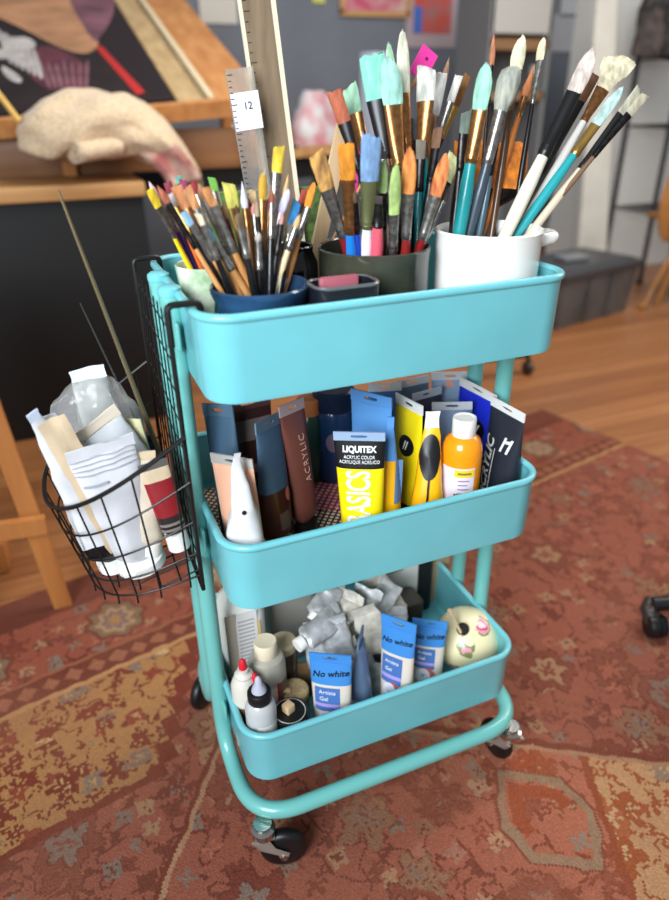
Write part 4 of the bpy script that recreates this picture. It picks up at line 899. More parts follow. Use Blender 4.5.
t = bt_('white tube with grey picture and clear plastic bag rising at the back of the basket', (86, 368), (122, 500), .035, .03, .04, [(0, 1, mat('grey_white_tube', (196, 194, 188), .4, var=.2, scale=35), 'body')], mat('icy_white', (214, 222, 232), .3), WHITEP, depth_=.03, hole=False, crumple=.003)
# clear crinkled bag around it
BAG = mat('clear_bag', (214, 216, 216), .12, trans=.55, alpha=.45, bump=.6, scale=45)
bp = [ony(x, y, Y) for x, y, Y in ((94, 378, .035), (92, 402, .035), (98, 430, .035), (112, 465, .035))]
mb = MB(); rings = []
for p_, w_, d_ in zip(bp, (.022, .045, .055, .035), (.014, .024, .026, .018)):
    r_ = []
    for k in range(36):
        a = 2*math.pi*k/36; P = p_+RIGHT*w_*math.cos(a)+(FWD+UP*.4).normalized()*d_*math.sin(a)
        r_.append(P+noise.noise_vector(P*60)*.009)
    rings.append(r_)
r2 = []
for i in range(len(rings)-1):
    for s_ in range(4): r2.append([a.lerp(b, s_/4)+noise.noise_vector(a.lerp(b, s_/4)*90)*.004 for a, b in zip(rings[i], rings[i+1])])
r2.append(rings[-1])
o = mb.ringloft(r2).build('plastic_bag', BAG); tag(o, 'clear crinkled plastic bag wrapped around the tube at the basket back', 'bag')
A = ony(126, 424, .0); 
o = MB().box(A-V((0, 0, .04)), (.003, .05, .11), rot=Matrix.Rotation(R(60), 3, 'Z') @ Matrix.Rotation(R(-14), 3, 'Y'), bev=.001).build('paper_label', mat('yellowed_paper', (196, 190, 150), .7, var=.15, scale=80)); tag(o, 'yellowed printed paper slip between the white tubes and the basket back', 'paper')
A = ony(146, 440, .03); bc_ = A-V((0, 0, .09))
o = thing('paint_tube', 'navy blue tube end behind the sticks in the basket', 'paint tube', bc_)
MB().lathe(bc_, [(.009, 0), (.011, .004), (.011, .085), (.009, .09)], n=16).build('body', cm((30, 44, 96), .35), o); MB().lathe(bc_+V((0, 0, .0895)), [(.007, 0), (.007, .008), (.005, .009)], n=14).build('cap', cm((26, 34, 74)), o)
def stick(name, label, A, B, XA, XB, r0, r1, mt, cat='stick'):
    a = ony(*A, XA); b = ony(*B, XB)
    ax = (a-b).normalized(); b = b-ax*max(0, (b.z-zb)/ax.z)*.9
    o = MB().tube([b, b.lerp(a, .35), b.lerp(a, .85), a], [r1, r1, (r0+r1)*.45, r0], 8).build(name, mt); tag(o, label, cat); return o
stick('thin_rod', 'long tapering brass rod rising from the basket to the left', (58, 190), (166, 470), .01, -.0, .0012, .0030, mat('dull_brass', (128, 112, 84), .35, .6))
stick('thin_rod', 'short dark steel rod beside the brass rod in the basket', (80, 303), (150, 450), .045, .03, .0007, .0016, mat('dark_steel', (82, 80, 80), .35, .7))

# =================================================================== rug
g = G('persian_rug'); v0 = g.coord(); s0 = g.sep(v0)
wob = g.noise(v0, 26, 2); wob2 = g.noise(v0, 31, 2)
u = g.m('ADD', s0[0], g.m('MULTIPLY', g.m('SUBTRACT', wob, .5), .016)); vv = g.m('ADD', s0[1], g.m('MULTIPLY', g.m('SUBTRACT', wob2, .5), .016))
KN = 260.
u = g.m('DIVIDE', g.m('FLOOR', g.m('MULTIPLY', u, KN)), KN); vv = g.m('DIVIDE', g.m('FLOOR', g.m('MULTIPLY', vv, KN)), KN)
P = g.comb(u, vv)
DRED, RED_, RUST, SALM, TANC, GOLD, CREAMC, GRYB, OLIV, BRN_ = (96, 34, 24), (138, 62, 46), (158, 70, 40), (186, 104, 78), (178, 134, 88), (190, 136, 74), (206, 174, 130), (112, 108, 104), (126, 116, 84), (92, 54, 42)
def cellmotif(scale, rnd, petals, amp):
    n = g.nt.nodes.new('ShaderNodeTexVoronoi'); g.nt.links.new(P, n.inputs['Vector']); n.inputs['Scale'].default_value = scale; n.inputs['Randomness'].default_value = rnd
    sub = g.nt.nodes.new('ShaderNodeVectorMath'); sub.operation = 'SUBTRACT'; g.nt.links.new(P, sub.inputs[0]); g.nt.links.new(n.outputs['Position'], sub.inputs[1])
    l_ = g.sep(sub.outputs[0]); an = g.m('ARCTAN2', l_[1], l_[0]); cs = g.sep(n.outputs['Color'])
    d = g.m('ADD', n.outputs['Distance'], g.m('MULTIPLY', g.m('COSINE', g.m('ADD', g.m('MULTIPLY', an, petals), g.m('MULTIPLY', cs[2], 6))), amp))
    d = g.m('ADD', d, g.m('MULTIPLY', g.m('SUBTRACT', g.noise(P, scale*4, 2), .5), .34)); return d, cs
d1, k1 = cellmotif(8.5, .75, 6, .055); d2, k2 = cellmotif(25, .85, 4, .09); d3, k3 = cellmotif(13, .9, 5, .08)
vine = g.m('ABSOLUTE', g.m('SUBTRACT', g.noise(P, 14, 2), .5)); vl = g.m('LESS_THAN', vine, .014)
vine2 = g.m('ABSOLUTE', g.m('SUBTRACT', g.noise(P, 23, 3), .52)); vl2 = g.m('LESS_THAN', vine2, .02)
LT = lambda x, t: g.m('LESS_THAN', x, t)
def field(base, dark, p1, p2, sm, big=1):
    f = g.mix(vl, lin(base), lin(dark))
    f = g.mix(LT(d2, .36), f, g.ramp(k2[0], sm)); f = g.mix(LT(d2, .13), f, lin(dark))
    f = g.mix(LT(d1, .44*big), f, lin(dark)); f = g.mix(LT(d1, .41*big), f, g.ramp(k1[0], p1))
    f = g.mix(LT(d1, .28*big), f, lin(dark)); f = g.mix(LT(d1, .25*big), f, g.ramp(k1[1], p2)); f = g.mix(LT(d1, .1), f, g.ramp(k1[2], p1)); return f
ROSE, DROSE, TANM, GRYM = (152, 84, 66), (106, 50, 40), (168, 126, 94), (126, 110, 98)
SM = [(0, (122, 60, 46)), (.35, TANM), (.55, (110, 54, 42)), (.75, GRYM), (.9, (172, 100, 78))]
fA = field(ROSE, DROSE, [(0, (128, 66, 52)), (.4, (140, 98, 74)), (.7, (120, 56, 44))], [(0, TANM), (.4, (160, 90, 70)), (.7, GRYM)], SM)
fB = g.mix(vl2, lin((172, 124, 76)), lin((110, 48, 34))); fB = g.mix(LT(d2, .40), fB, g.ramp(k2[1], [(0, (118, 48, 32)), (.6, (128, 112, 96)), (.75, (136, 62, 42)), (.92, (204, 170, 120))])); fB = g.mix(LT(d2, .14), fB, lin((184, 142, 96)))
fB = g.mix(LT(d3, .3), fB, g.ramp(k3[0], [(0, (112, 44, 30)), (.7, (126, 110, 92))])); fB = g.mix(LT(d3, .13), fB, lin((190, 150, 104)))
fC = field((184, 108, 82), (140, 70, 46), [(0, (156, 84, 60)), (.4, (176, 130, 96)), (.7, (160, 74, 40))], [(0, (200, 150, 112)), (.4, (150, 132, 108)), (.7, (190, 100, 62))], [(0, (160, 80, 56)), (.4, (204, 152, 116)), (.75, (150, 128, 108))], .9)
fD = g.mix(vl2, lin((200, 152, 106)), lin((158, 80, 44))); fD = g.mix(LT(d3, .34), fD, g.ramp(k3[0], [(0, (164, 82, 40)), (.6, (150, 128, 104)), (.8, (176, 96, 56))])); fD = g.mix(LT(d3, .13), fD, lin((206, 166, 124)))
ru = g.m('SUBTRACT', g.m('FRACT', g.m('ADD', g.m('DIVIDE', g.m('ADD', u, .241), .26), .5)), .5); ru = g.m('MULTIPLY', ru, .26); rv = g.m('SUBTRACT', vv, .493)
ang = g.m('ARCTAN2', rv, ru); rad = g.m('SQRT', g.m('ADD', g.m('MULTIPLY', ru, ru), g.m('MULTIPLY', rv, rv)))
rad = g.m('SUBTRACT', rad, g.m('MULTIPLY', g.m('COSINE', g.m('MULTIPLY', ang, 8)), .005))
fE = field((146, 74, 56), (100, 44, 34), [(0, (120, 52, 40)), (1, TANM)], [(0, (140, 112, 84)), (.5, DROSE)], SM, .6)
ros = g.ramp(g.m('MULTIPLY', rad, 10), [(0, TANC), (.14, GRYB), (.26, (184, 150, 112)), (.36, (120, 106, 80)), (.5, DROSE)])
fE = g.mix(LT(rad, .06), fE, ros)
# guard stripe of small blobs
gb = g.m('SUBTRACT', g.m('FRACT', g.m('MULTIPLY', u, 24)), .5)
gbv = g.m('MULTIPLY', g.m('SUBTRACT', vv, .388), 24)
gd = g.m('ADD', g.m('ABSOLUTE', gb), g.m('ABSOLUTE', gbv))
fG = g.mix(g.m('LESS_THAN', gd, .42), lin((104, 46, 36)), lin((156, 96, 70)))
def step(x): return g.m('DIVIDE', g.m('ROUND', g.m('MULTIPLY', x, 36)), 36)
su = g.m('ADD', u, .14)
q = g.m('ADD', g.m('ABSOLUTE', su), g.m('SUBTRACT', vv, .155))       # < 0 inside the medallion
tz = g.m('SUBTRACT', u, g.m('MULTIPLY', vv, .72))
muted = g.mix(g.m('MULTIPLY', g.m('SUBTRACT', u, -.12), 3.2, clamp=True), fA, fC)
medal = g.mix(g.m('GREATER_THAN', tz, .455), muted, lin((150, 72, 44))); medal = g.mix(g.m('GREATER_THAN', tz, .47), medal, fD)
hx = g.m('MAXIMUM', g.m('ADD', g.m('ABSOLUTE', g.m('SUBTRACT', u, .14)), g.m('ABSOLUTE', g.m('ADD', vv, .305))), g.m('MULTIPLY', g.m('ABSOLUTE', g.m('SUBTRACT', u, .14)), 1.45))
ring = lambda lo, hi: g.m('MULTIPLY', g.m('GREATER_THAN', hx, lo), LT(hx, hi))
medal = g.mix(ring(.098, .103), medal, lin((132, 70, 50))); medal = g.mix(g.m('MULTIPLY', ring(.08, .098), .75), medal, lin((150, 130, 102))); medal = g.mix(g.m('MULTIPLY', ring(.045, .072), g.m('GREATER_THAN', vv, -.31)), medal, lin((158, 74, 42)))
colr = fA
gold = g.m('MULTIPLY', g.m('GREATER_THAN', vv, .105), g.m('LESS_THAN', g.m('SUBTRACT', step(u), g.m('MULTIPLY', vv, .7)), -.385))
colr = g.mix(gold, colr, fB)
edge = g.m('MULTIPLY', g.m('GREATER_THAN', vv, .09), g.m('LESS_THAN', g.m('SUBTRACT', step(u), g.m('MULTIPLY', vv, .7)), -.355))
edge = g.m('SUBTRACT', edge, gold, clamp=True); colr = g.mix(edge, colr, lin((112, 44, 30)))
colr = g.mix(g.m('LESS_THAN', q, .012), colr, lin((112, 48, 34))); colr = g.mix(g.m('LESS_THAN', q, 0), colr, lin((176, 132, 100))); colr = g.mix(g.m('LESS_THAN', q, -.012), colr, medal)
B_ = lambda x: g.m('GREATER_THAN', vv, x)
colr = g.mix(B_(.35), colr, lin((190, 142, 92))); colr = g.mix(B_(.362), colr, fG); colr = g.mix(B_(.414), colr, lin((150, 92, 62))); colr = g.mix(B_(.42), colr, fE)
colr = g.mix(B_(.58), colr, lin((96, 40, 30))); colr = g.mix(B_(.60), colr, fG)
grain = g.noise(v0, 420, 2); wear = g.noise(v0, 5, 4)
colr = g.mix(g.m('ADD', g.m('MULTIPLY', g.m('SUBTRACT', wear, .35, clamp=True), .9, clamp=True), .12), colr, lin((150, 98, 76)))
mixn = g.nt.nodes.new('ShaderNodeMix'); mixn.data_type = 'RGBA'; mixn.blend_type = 'MULTIPLY'; g.put(mixn.inputs[0], .55); g.put(mixn.inputs[6], colr)
gr = g.ramp(grain, [(.3, (170, 170, 170)), (.7, (255, 255, 255))], False); g.put(mixn.inputs[7], gr)
g.put(g.b.inputs['Base Color'], mixn.outputs[2]); g.b.inputs['Roughness'].default_value = .92; g.b.inputs['Specular IOR Level'].default_value = .15
g.bumpn(grain, .5, .004)
rug = MB().box((.15, -.26, -.0035), (2.3, 1.88, .007), bev=.002)
ro = rug.build('area_rug', g.mt, base=(0, 0, -.0035)); ro.rotation_euler = (0, 0, R(12.2)); ro.location = (0, 0, -.0035)
tag(ro, 'worn red and tan oriental rug with a floral border under the cart', 'rug')

# ============================================================ room and back
FZ = -.0072
g = G('wood_floor'); v = g.coord(); s_ = g.sep(v)
row = g.m('FLOOR', g.m('DIVIDE', s_[1], .075)); fx = g.m('FRACT', g.m('DIVIDE', s_[1], .075))
n1 = g.noise(g.comb(g.m('ADD', g.m('MULTIPLY', s_[0], 1.2), g.m('MULTIPLY', row, 7.3)), g.m('MULTIPLY', s_[1], 26)), 2.2, 5)
rowr = g.m('FRACT', g.m('MULTIPLY', g.m('SINE', g.m('MULTIPLY', row, 12.9)), 43.7))
cw = g.ramp(g.m('ADD', g.m('MULTIPLY', n1, .7), g.m('MULTIPLY', rowr, .3)), [(.25, (132, 80, 46)), (.5, (152, 98, 58)), (.75, (170, 114, 70))], False)
cw = g.mix(g.m('LESS_THAN', fx, .03), cw, lin((70, 38, 22)))
g.put(g.b.inputs['Base Color'], cw); g.b.inputs['Roughness'].default_value = .35
struct(MB().box((1, .9, FZ-.05), (7, 5.6, .1)).build('floor', g.mt, smooth=False))
WALL = mat('slate_blue_wall', (116, 121, 130), .8, var=.06, scale=3)
YW = 3.55
struct(MB().box((1, YW+.05, 1.35), (7, .1, 2.8)).build('wall_back', WALL, smooth=False))
struct(MB().box((1, YW-.008, .05), (7, .016, .12)).build('baseboard_back', mat('white_trim', (206, 204, 198), .5), smooth=False))

# black cabinet with a wooden top
cab = thing('drawing_table', 'wooden topped table with a black cabinet body behind the basket', 'table', (-.6, 1.75, FZ))
BKC = mat('black_cabinet_paint', (7, 7, 8), .6)
e1 = onz(0, 187, .735); e2 = onz(145, 180, .735)
TT = wood('table_top_wood', (206, 160, 104), (170, 120, 70), 'x', .8)
MB().box((-.72, 1.72, .745-.021), (1.38, .64, .042), bev=.008).build('tabletop', TT, cab)
MB().box((-.72, 1.72, (.723+FZ)/2+.001), (1.36, .6, .723-FZ-.004), bev=.004).build('body', BKC, cab)
# second table
ta = onz(196, 158, .75); tb = onz(335, 146, .75); tdir = (tb-ta).normalized(); tn = V((-tdir.y, tdir.x, 0))
tbl = thing('work_table', 'cluttered wooden work table against the back wall', 'table', (ta.x, ta.y+.3, FZ))
q0 = ta-tdir*.1; q1 = tb+tdir*.45
MB().slab([V((p.x, p.y, .715)) for p in (q0, q1, q1+tn*.5, q0+tn*.5)], V((0, 0, .035))).build('tabletop', TT, tbl, smooth=False)
for p in (q0+tdir*.1+tn*.06, q1-tdir*.08+tn*.06, q1-tdir*.08+tn*.44, q0+tdir*.1+tn*.44):
    MB().box((p.x, p.y, (.716+FZ)/2), (.05, .05, .716-FZ), bev=.004).build('leg', BKC, tbl)
MB().slab([V((p.x, p.y, .62)) for p in (q0+tn*.04, q1+tn*.04, q1+tn*.47, q0+tn*.47)], V((0, 0, .096))).build('apron', BKC, tbl, smooth=False, label='black apron')
def on_table(px, py, off): # point on the work table
    return V((0, 0, 0))
# clutter on the work table
def tpos(px, back): # where pixel column px meets a line 'back' metres behind the front edge
    d = ray(px, 130); A = q0+tn*back
    # solve CAM.xy + d.xy*s = A + tdir*t
    det = d.x*(-tdir.y)-(-tdir.x)*d.y; rx, ry = A.x-CAM.x, A.y-CAM.y
    s_ = (rx*(-tdir.y)-(-tdir.x)*ry)/det; return V((CAM.x+d.x*s_, CAM.y+d.y*s_, .7505))
rt = Matrix.Rotation(math.atan2(tdir.y, tdir.x), 3, 'Z')
p = tpos(258, .1); o = MB().box(p+V((0, 0, .008)), (.34, .16, .016), rot=rt, bev=.003).build('sketch_pad', mat('dark_pad', (92, 78, 66), .7, var=.3, scale=20)); tag(o, 'dark sketch pad lying near the front of the work table', 'pad')
p = tpos(318, .2)
PB = mat('cloudy_bag', (206, 206, 208), .4, col2=(196, 120, 130), scale=14)
mb = MB(); rings = []
for k in range(9):
    t_ = k/8; r_ = []
    for j in range(24):
        a = 2*math.pi*j/24; P_ = p+rt @ V((.19*(1-t_*t_*.6)*math.cos(a), .09*(1-t_*t_*.6)*math.sin(a), .23*t_)); r_.append(P_+noise.noise_vector(P_*14)*.02*min(1, t_*4))
    rings.append(r_)
o = mb.ringloft(rings).build('plastic_bag', PB); tag(o, 'cloudy plastic bag with pink red contents on the work table', 'bag')
p = tpos(229, .16); o = thing('paint_bottle', 'white and blue bottle on the work table left of the rulers', 'bottle', p)
MB().lathe(p, [(.026, 0), (.028, .003), (.028, .1), (.018, .115)], n=20).build('body', WHITEP, o); MB().lathe(p+V((0, 0, .114)), [(.014, 0), (.014, .02), (.01, .022)], n=16).build('cap', WHITEP, o)
MB().lathe(p+V((0, 0, .02)), [(.0284, 0), (.0284, .045)], n=20).build('label_band', cm((70, 130, 200)), o)
p = tpos(212, .12); o = MB().ringloft([[p+V((p2.x, p2.y, z)) for p2 in rr(a, a*.6, .01, 0, 4)] for a, z in ((.05, 0), (.06, .012), (.056, .026))]).build('white_eraser', WHITEP); tag(o, 'small white lump on the work table left of the white and blue bottle', 'eraser')
p = tpos(374, .28); o = MB().box(p+V((0, 0, .21)), (.14, .10, .42), rot=rt, bev=.01).build('white_box', mat('pale_blue_box', (196, 204, 220), .6)); tag(o, 'pale blue white box at the back of the work table', 'box')
p = tpos(460, .3) if False else None

# painting on a sloping board
P0 = ony(172, 98, 1.70); PL = ony(-60, 118, 1.70); e1 = (PL-P0).normalized(); sl = R(20.5)
e2 = V((0, math.cos(sl), math.sin(sl))); e2 = (e2-e1*e2.dot(e1)).normalized(); nrm = e1.cross(e2).normalized()
if nrm.z < 0: nrm = -nrm
es = thing('table_easel', 'sloping wooden drawing board standing on the black cabinet table', 'easel', (P0.x, P0.y, .766))
EW = wood('easel_wood', (206, 146, 88), (178, 116, 64), 'y', .8); EW2 = wood('easel_pale', (206, 176, 130), (176, 144, 100), 'y', .8)
def on_board(s, t, h=0): return P0+e1*s+e2*t+nrm*h
def bslab(s0, s1, t0, t1, h0, h1): return MB().slab([on_board(s, t, h0) for s, t in ((s0, t0), (s1, t0), (s1, t1), (s0, t1))], nrm*(h1-h0))
bslab(-.012, -.10, -.06, 1.2, -.02, .0).build('pale_rail', EW2, es, smooth=False, label='pale rail')
bslab(-.104, -.122, -.06, 1.2, -.02, .018).build('pale_rail', mat('cream_rail', (222, 204, 168), .5), es, smooth=False)
bslab(-.126, -.30, -.06, 1.2, -.03, -.005).build('side_board', EW, es, smooth=False, label='orange brown side board')
bslab(.9, -.012, -.06, 1.2, -.03, -.012).build('back_board', EW2, es, smooth=False)
bslab(.9, -.30, -.085, -.062, -.04, .012).build('ledge', EW, es, smooth=False)
la, lb_ = on_board(.62, -.06, -.03), on_board(-.29, -.06, -.03); zt0 = min(la.z, lb_.z)
MB().box(((la.x+lb_.x)/2, la.y+.03, (.7465+zt0)/2), (abs(la.x-lb_.x), .02, zt0-.7465), bev=.003).build('drawer_front', wood('easel_brown', (150, 104, 66), (118, 80, 50), 'x', .8), es, label='brown drawer front below the ledge')
for s, t in ((.35, -.05), (-.25, -.05), (.35, .3), (-.25, .3)):
    b0 = on_board(s, t, -.03); hz = b0.z-.7465
    if hz > .01: MB().box((b0.x, b0.y, .7465+hz/2), (.04, .04, hz), bev=.003).build('strut', EW, es)
CV = mat('painting_ground', (44, 30, 30), .5, var=.25, scale=6)
pt = thing('painting', 'canvas painting in dark maroon and flesh tones resting on the sloping board', 'painting', P0)
bslab(.62, 0, -.04, 1.1, -.0115, .012).build('canvas', CV, pt, smooth=False)
def dab(pts, mt_, h, nm, soft=True): # brushed shape on canvas, given by photo outline
    poly = []
    for x, y in pts:
        d = ray(x, y); s_ = (P0+nrm*.012-CAM).dot(nrm)/d.dot(nrm); poly.append(CAM+d*s_)
    if soft:
        for _ in range(2): poly = [x for a, b in zip(poly, poly[1:]+poly[:1]) for x in (a.lerp(b, .25), a.lerp(b, .75))]
    mb = MB(); mb.slab(poly, nrm*h); mb.build(nm, mt_, pt, smooth=False)
dab([(-20, -15), (-20, 10), (18, 26), (48, 42), (70, 52), (88, 54), (98, 47), (98, 40), (88, 22), (70, -15)], mat('flesh_paint', (206, 150, 110), .5, var=.2, scale=8), .0006, 'flesh_shape')
dab([(60, -15), (92, 42), (99, 40), (116, 12), (112, -15)], mat('mauve_paint', (140, 92, 104), .5, var=.3, scale=8), .0009, 'mauve_shape')
dab([(20, 55), (30, 78), (50, 92), (90, 88), (88, 66), (70, 54), (44, 44)], mat('maroon_paint', (112, 56, 70), .5, var=.3, scale=14), .0006, 'maroon_shape')
for k, pl_ in enumerate(([(-5, 28), (10, 38), (26, 36), (38, 44), (30, 52), (14, 46), (-5, 40)], [(-5, 48), (12, 50), (30, 60), (24, 66), (8, 58), (-5, 60)], [(0, 64), (14, 72), (24, 80), (18, 84), (4, 76)])):
    dab(pl_, mat('lace_white_paint', (206, 198, 194), .5, var=.15, scale=20), .0009, 'white_stroke')
dab([(96, 48), (101, 46), (145, 92), (137, 95)], mat('red_paint', (190, 44, 40), .5), .0012, 'red_stroke', False)
for k in range(7): dab([(38+k*8, 60+(k%3)*4), (41+k*8, 60), (52+k*6, 88), (49+k*6, 90)], mat('rose_grey_paint', (150, 104, 112), .5, var=.3, scale=12), .0009, 'fold_stroke')
for k in range(6): dab([(-4+k*7, 30+k*4), (0+k*7, 28+k*4), (14+k*6, 62+k*3), (10+k*6, 66+k*3)], mat('lace_white_paint', (206, 198, 194), .5, var=.15, scale=20), .0012, 'white_stroke')
dab([(118, 12), (150, 60), (170, 95), (150, 95), (104, 46), (104, 30)], mat('near_black_paint', (36, 24, 26), .5), .0007, 'dark_shape')
o = MB().tube([ony(-6, 88, 1.5), ony(20, 122, 1.46)], .008, 10).build('pencil', cm((222, 176, 90))); tag(o, 'yellow wooden pencil leaning on the towel at the left edge', 'pencil')

# towel
TW = mat('beige_terry', (230, 202, 166), .95, var=.14, scale=130, bump=1, sheen=.3)
tow = thing('towel', 'beige terry towel heaped with a rolled end on the wooden table', 'towel', (-.2, 1.55, .746))
path = [((17, 138), 9, .07), ((26, 134), 19, .11), ((46, 130), 27, .13), ((72, 126), 30, .14), ((100, 125), 31, .14), ((126, 126), 29, .14), ((148, 132), 25, .12), ((166, 144), 20, .10), ((182, 160), 15, .07), ((194, 178), 12, .05), ((201, 196), 9, .04), ((203, 208), 6, .03)]
rings = []
for (p_, hh_, dd) in path:
    c_ = ony(*p_, 1.50); r_ = []; hz = px2m(hh_, c_)
    for k in range(28):
        a = 2*math.pi*k/28; fd = 1+.13*math.sin(4*a+c_.x*26)+.07*math.sin(9*a-c_.x*40); P_ = c_+V((0, dd*math.cos(a)*fd, hz*fd*math.copysign(abs(math.sin(a))**.8, math.sin(a)))); r_.append(P_+noise.noise_vector(P_*13)*.02+noise.noise_vector(P_*34)*.008)
    rings.append(r_)
rr2 = []
for a, b in zip(rings[:-1], rings[1:]):
    for s_ in range(3): rr2.append([p_.lerp(q_, s_/3) for p_, q_ in zip(a, b)])
rr2.append(rings[-1])
MB().ringloft(rr2).build('cloth', TW, tow, sub=1)
mb = MB(); c_ = ony(84, 150, 1.375); axr = V((.9, .35, .1)).normalized(); er = V((-.35, .9, 0)).normalized(); fr_ = V((0, 0, 1))
sp_ = []
for k in range(44):
    a = k*.33; r_ = .008+.0022*a*1.0; sp_.append((er*math.cos(a)*1.35+fr_*math.sin(a)*.85)*r_)
mb.grid(lambda i, j: c_+sp_[round(i*43)]-axr*.03+axr*.13*j, 43, 6)
mb.build('rolled_end', TW, tow, solid=.006)
RG = mat('stained_rag', (196, 164, 146), .95, col2=(150, 84, 80), scale=16, bump=.6)
mb = MB(); A = [ony(x, y, Y) for x, y, Y in ((138, 140, 1.44), (160, 152, 1.40), (176, 166, 1.385), (186, 185, 1.38))]
def rag(i, j):
    k = min(2, int(i*3)); P_ = A[k].lerp(A[k+1], i*3-k)+V((.045*(j-.5)*2, 0, .03*(j-.5)))+V((0, -.01*math.sin(j*9), 0)); return P_+noise.noise_vector(P_*20)*.006
mb.grid(rag, 18, 12); o = mb.build('paint_rag', RG, solid=.004); tag(o, 'pink stained rag hanging under the towel over the table end', 'rag')

# step stool at the left
SW = wood('stool_wood', (190, 124, 66), (160, 96, 46), 'z', .8)
st = thing('step_stool', 'wooden step stool with slanted legs at the left edge', 'stool', (-.55, .55, FZ))
def beam(A, B, w, d, nm, mt_=SW):
    A, B = V(A), V(B); ax = (B-A).normalized(); e = ax.cross(V((0, 1, 0))).normalized(); f = ax.cross(e)
    return MB().slab([A+e*w+f*d, A-e*w+f*d, A-e*w-f*d, A+e*w-f*d], B-A).build(nm, mt_, st, smooth=False)
A = onz(64, 607, FZ+.001); Bp = ony(-12, 400, A.y); beam(A, A+(Bp-A)*1.25, .0175, .009, 'leg')
dx = A-Bp; A2 = V((2*Bp.x-A.x-.12, A.y, A.z)); beam(A2, V((Bp.x-.16, A.y, (A+(Bp-A)*1.25).z)), .0215, .016, 'leg')
C1 = ony(46, 524, A.y-.03); C0 = ony(-60, 540, A.y-.03); beam(C0, C1, .0175, .009, 'rail')
yb_ = A.y+.32; tp = A+(Bp-A)*1.25
beam(V((A.x-.16, yb_, A.z)), V((tp.x-.1, yb_, tp.z)), .0215, .016, 'leg'); beam(V((A2.x, yb_, A2.z)), V((tp.x-.22, yb_, tp.z)), .0215, .016, 'leg')
MB().box((tp.x-.14, A.y+.16, tp.z+.012), (.2, .4, .024), bev=.004).build('seat', SW, st)
o = MB().box(onz(6, 592, FZ+.0)+V((-.02, .12, .042)), (.06, .1, .08), bev=.004).build('wooden_block', SW); tag(o, 'wooden block on the floor behind the step stool', 'block')

# chair caster at right edge and small far caster
def twin_caster(o, c, r, wd):
    ob = MB().lathe(c+V((-wd/2, 0, r)), [(r*.5, 0), (r*.92, .001), (r, .006), (r, wd*.42), (r*.9, wd*.45), (r*.9, wd*.55), (r, wd*.58), (r, wd-.006), (r*.92, wd-.001), (r*.5, wd)], axis=(1, -.35, 0), n=26).build('caster', BLACKP, o)
    MB().tube([c+V((0, 0, r*1.2)), c+V((.0, .02, r*2.1)), c+V((.012, .03, r*2.5))], [r*.75, r*.7, r*.4], 14).build('hood', mat('dark_brown_hood', (52, 46, 42), .4), ob); return ob
c = onz(651, 633, .0005); oc = thing('office_chair', 'black wheeled chair foot with caster at the right edge', 'chair', c)
twin_caster(oc, c, .024, .034)
MB().lathe(c+V((0, .012, .048)), [(.010, 0), (.012, .003), (.012, .008), (.008, .011), (.008, .016)], n=18).build('collar', CHROME, oc)
hub = c+V((.33, -.12, .09))
MB().tube([c+V((0, .012, .064)), c.lerp(hub, .4)+V((0, 0, .04)), hub], [.014, .018, .024], 14).build('base_leg', BLACKP, oc)
MB().tube([hub-V((0, 0, .02)), hub+V((0, 0, .33))], .025, 14).build('column', BLACKP, oc)
MB().box(hub+V((.1, -.05, .36)), (.40, .40, .06), bev=.03).build('seat', BLACKP, oc)
for k in range(1, 5):
    a = R(72*k)+math.atan2(.132, -.33); e_ = hub+V((.35*math.cos(a), .35*math.sin(a), -.026)); MB().tube([hub, e_], [.022, .014], 12).build('base_leg', BLACKP, oc)
    MB().lathe(V((e_.x-.015, e_.y, .0245)), [(.014, 0), (.022, .002), (.024, .006), (.024, .026), (.022, .03), (.014, .032)], axis=(1, 0, 0), n=20).build('caster', BLACKP, oc)
    MB().tube([V((e_.x, e_.y, .04)), e_], .008, 8).build('stem', CHROME, oc)
c = onz(527, 374, FZ+.0005); oc = thing('rolling_stool', 'dark caster of a rolling stand on the bare wood floor beyond the cart', 'stand', c)
MB().lathe(c+V((-.015, 0, .026)), [(.012, 0), (.022, .002), (.026, .006), (.026, .024), (.022, .028), (.012, .03)], axis=(1, 0, 0), n=22).build('wheel', mat('brown_wheel', (62, 46, 38), .4), oc)
MB().tube([c+V((0, 0, .045)), c+V((0, .01, .075)), c+V((-.2, .02, .085))], [.012, .012, .014], 12).build('leg', BLACKP, oc)
MB().tube([c+V((-.2, .02, .08)), c+V((-.2, .02, .3))], .02, 12).build('column', BLACKP, oc)

# storage bin, rack, chair, panels at the right
bn0 = onz(560, 331, FZ); bn1 = onz(628, 312, FZ); bd = (bn1-bn0).normalized(); bnn = V((-bd.y, bd.x, 0)); bw = (bn1-bn0).length
bino = thing('storage_bin', 'grey plastic storage bin with lid on the floor by the back wall', 'bin', (bn0+bn1)/2+bnn*.2)
BIN = mat('smoky_bin_plastic', (92, 90, 88), .35, var=.15, scale=8); LIDM = mat('dark_bin_lid', (64, 64, 66), .4)
def quad(z, s, in_=0): return [V((p.x, p.y, z)) for p in (bn0-bd*(.02+s)-bnn*s+bd*in_, bn1+bd*(.02+s)-bnn*s, bn1+bd*(.02+s)+bnn*(.34+s), bn0-bd*(.02+s)+bnn*(.34+s))]
MB().ringloft([quad(FZ+.001, -.02), quad(.22, 0)]).build('body', BIN, bino, smooth=False)
MB().ringloft([quad(.219, .012), quad(.245, .014), quad(.25, 0), quad(.262, -.03)]).build('lid', LIDM, bino, smooth=False)
for t_ in (.33, .66):
    p = bn0.lerp(bn1, t_)-bnn*.004; MB().box(V((p.x, p.y, .11)), (.012, .012, .2), rot=Matrix.Rotation(math.atan2(bd.y, bd.x), 3, 'Z')).build('rib', BIN, bino, smooth=False)
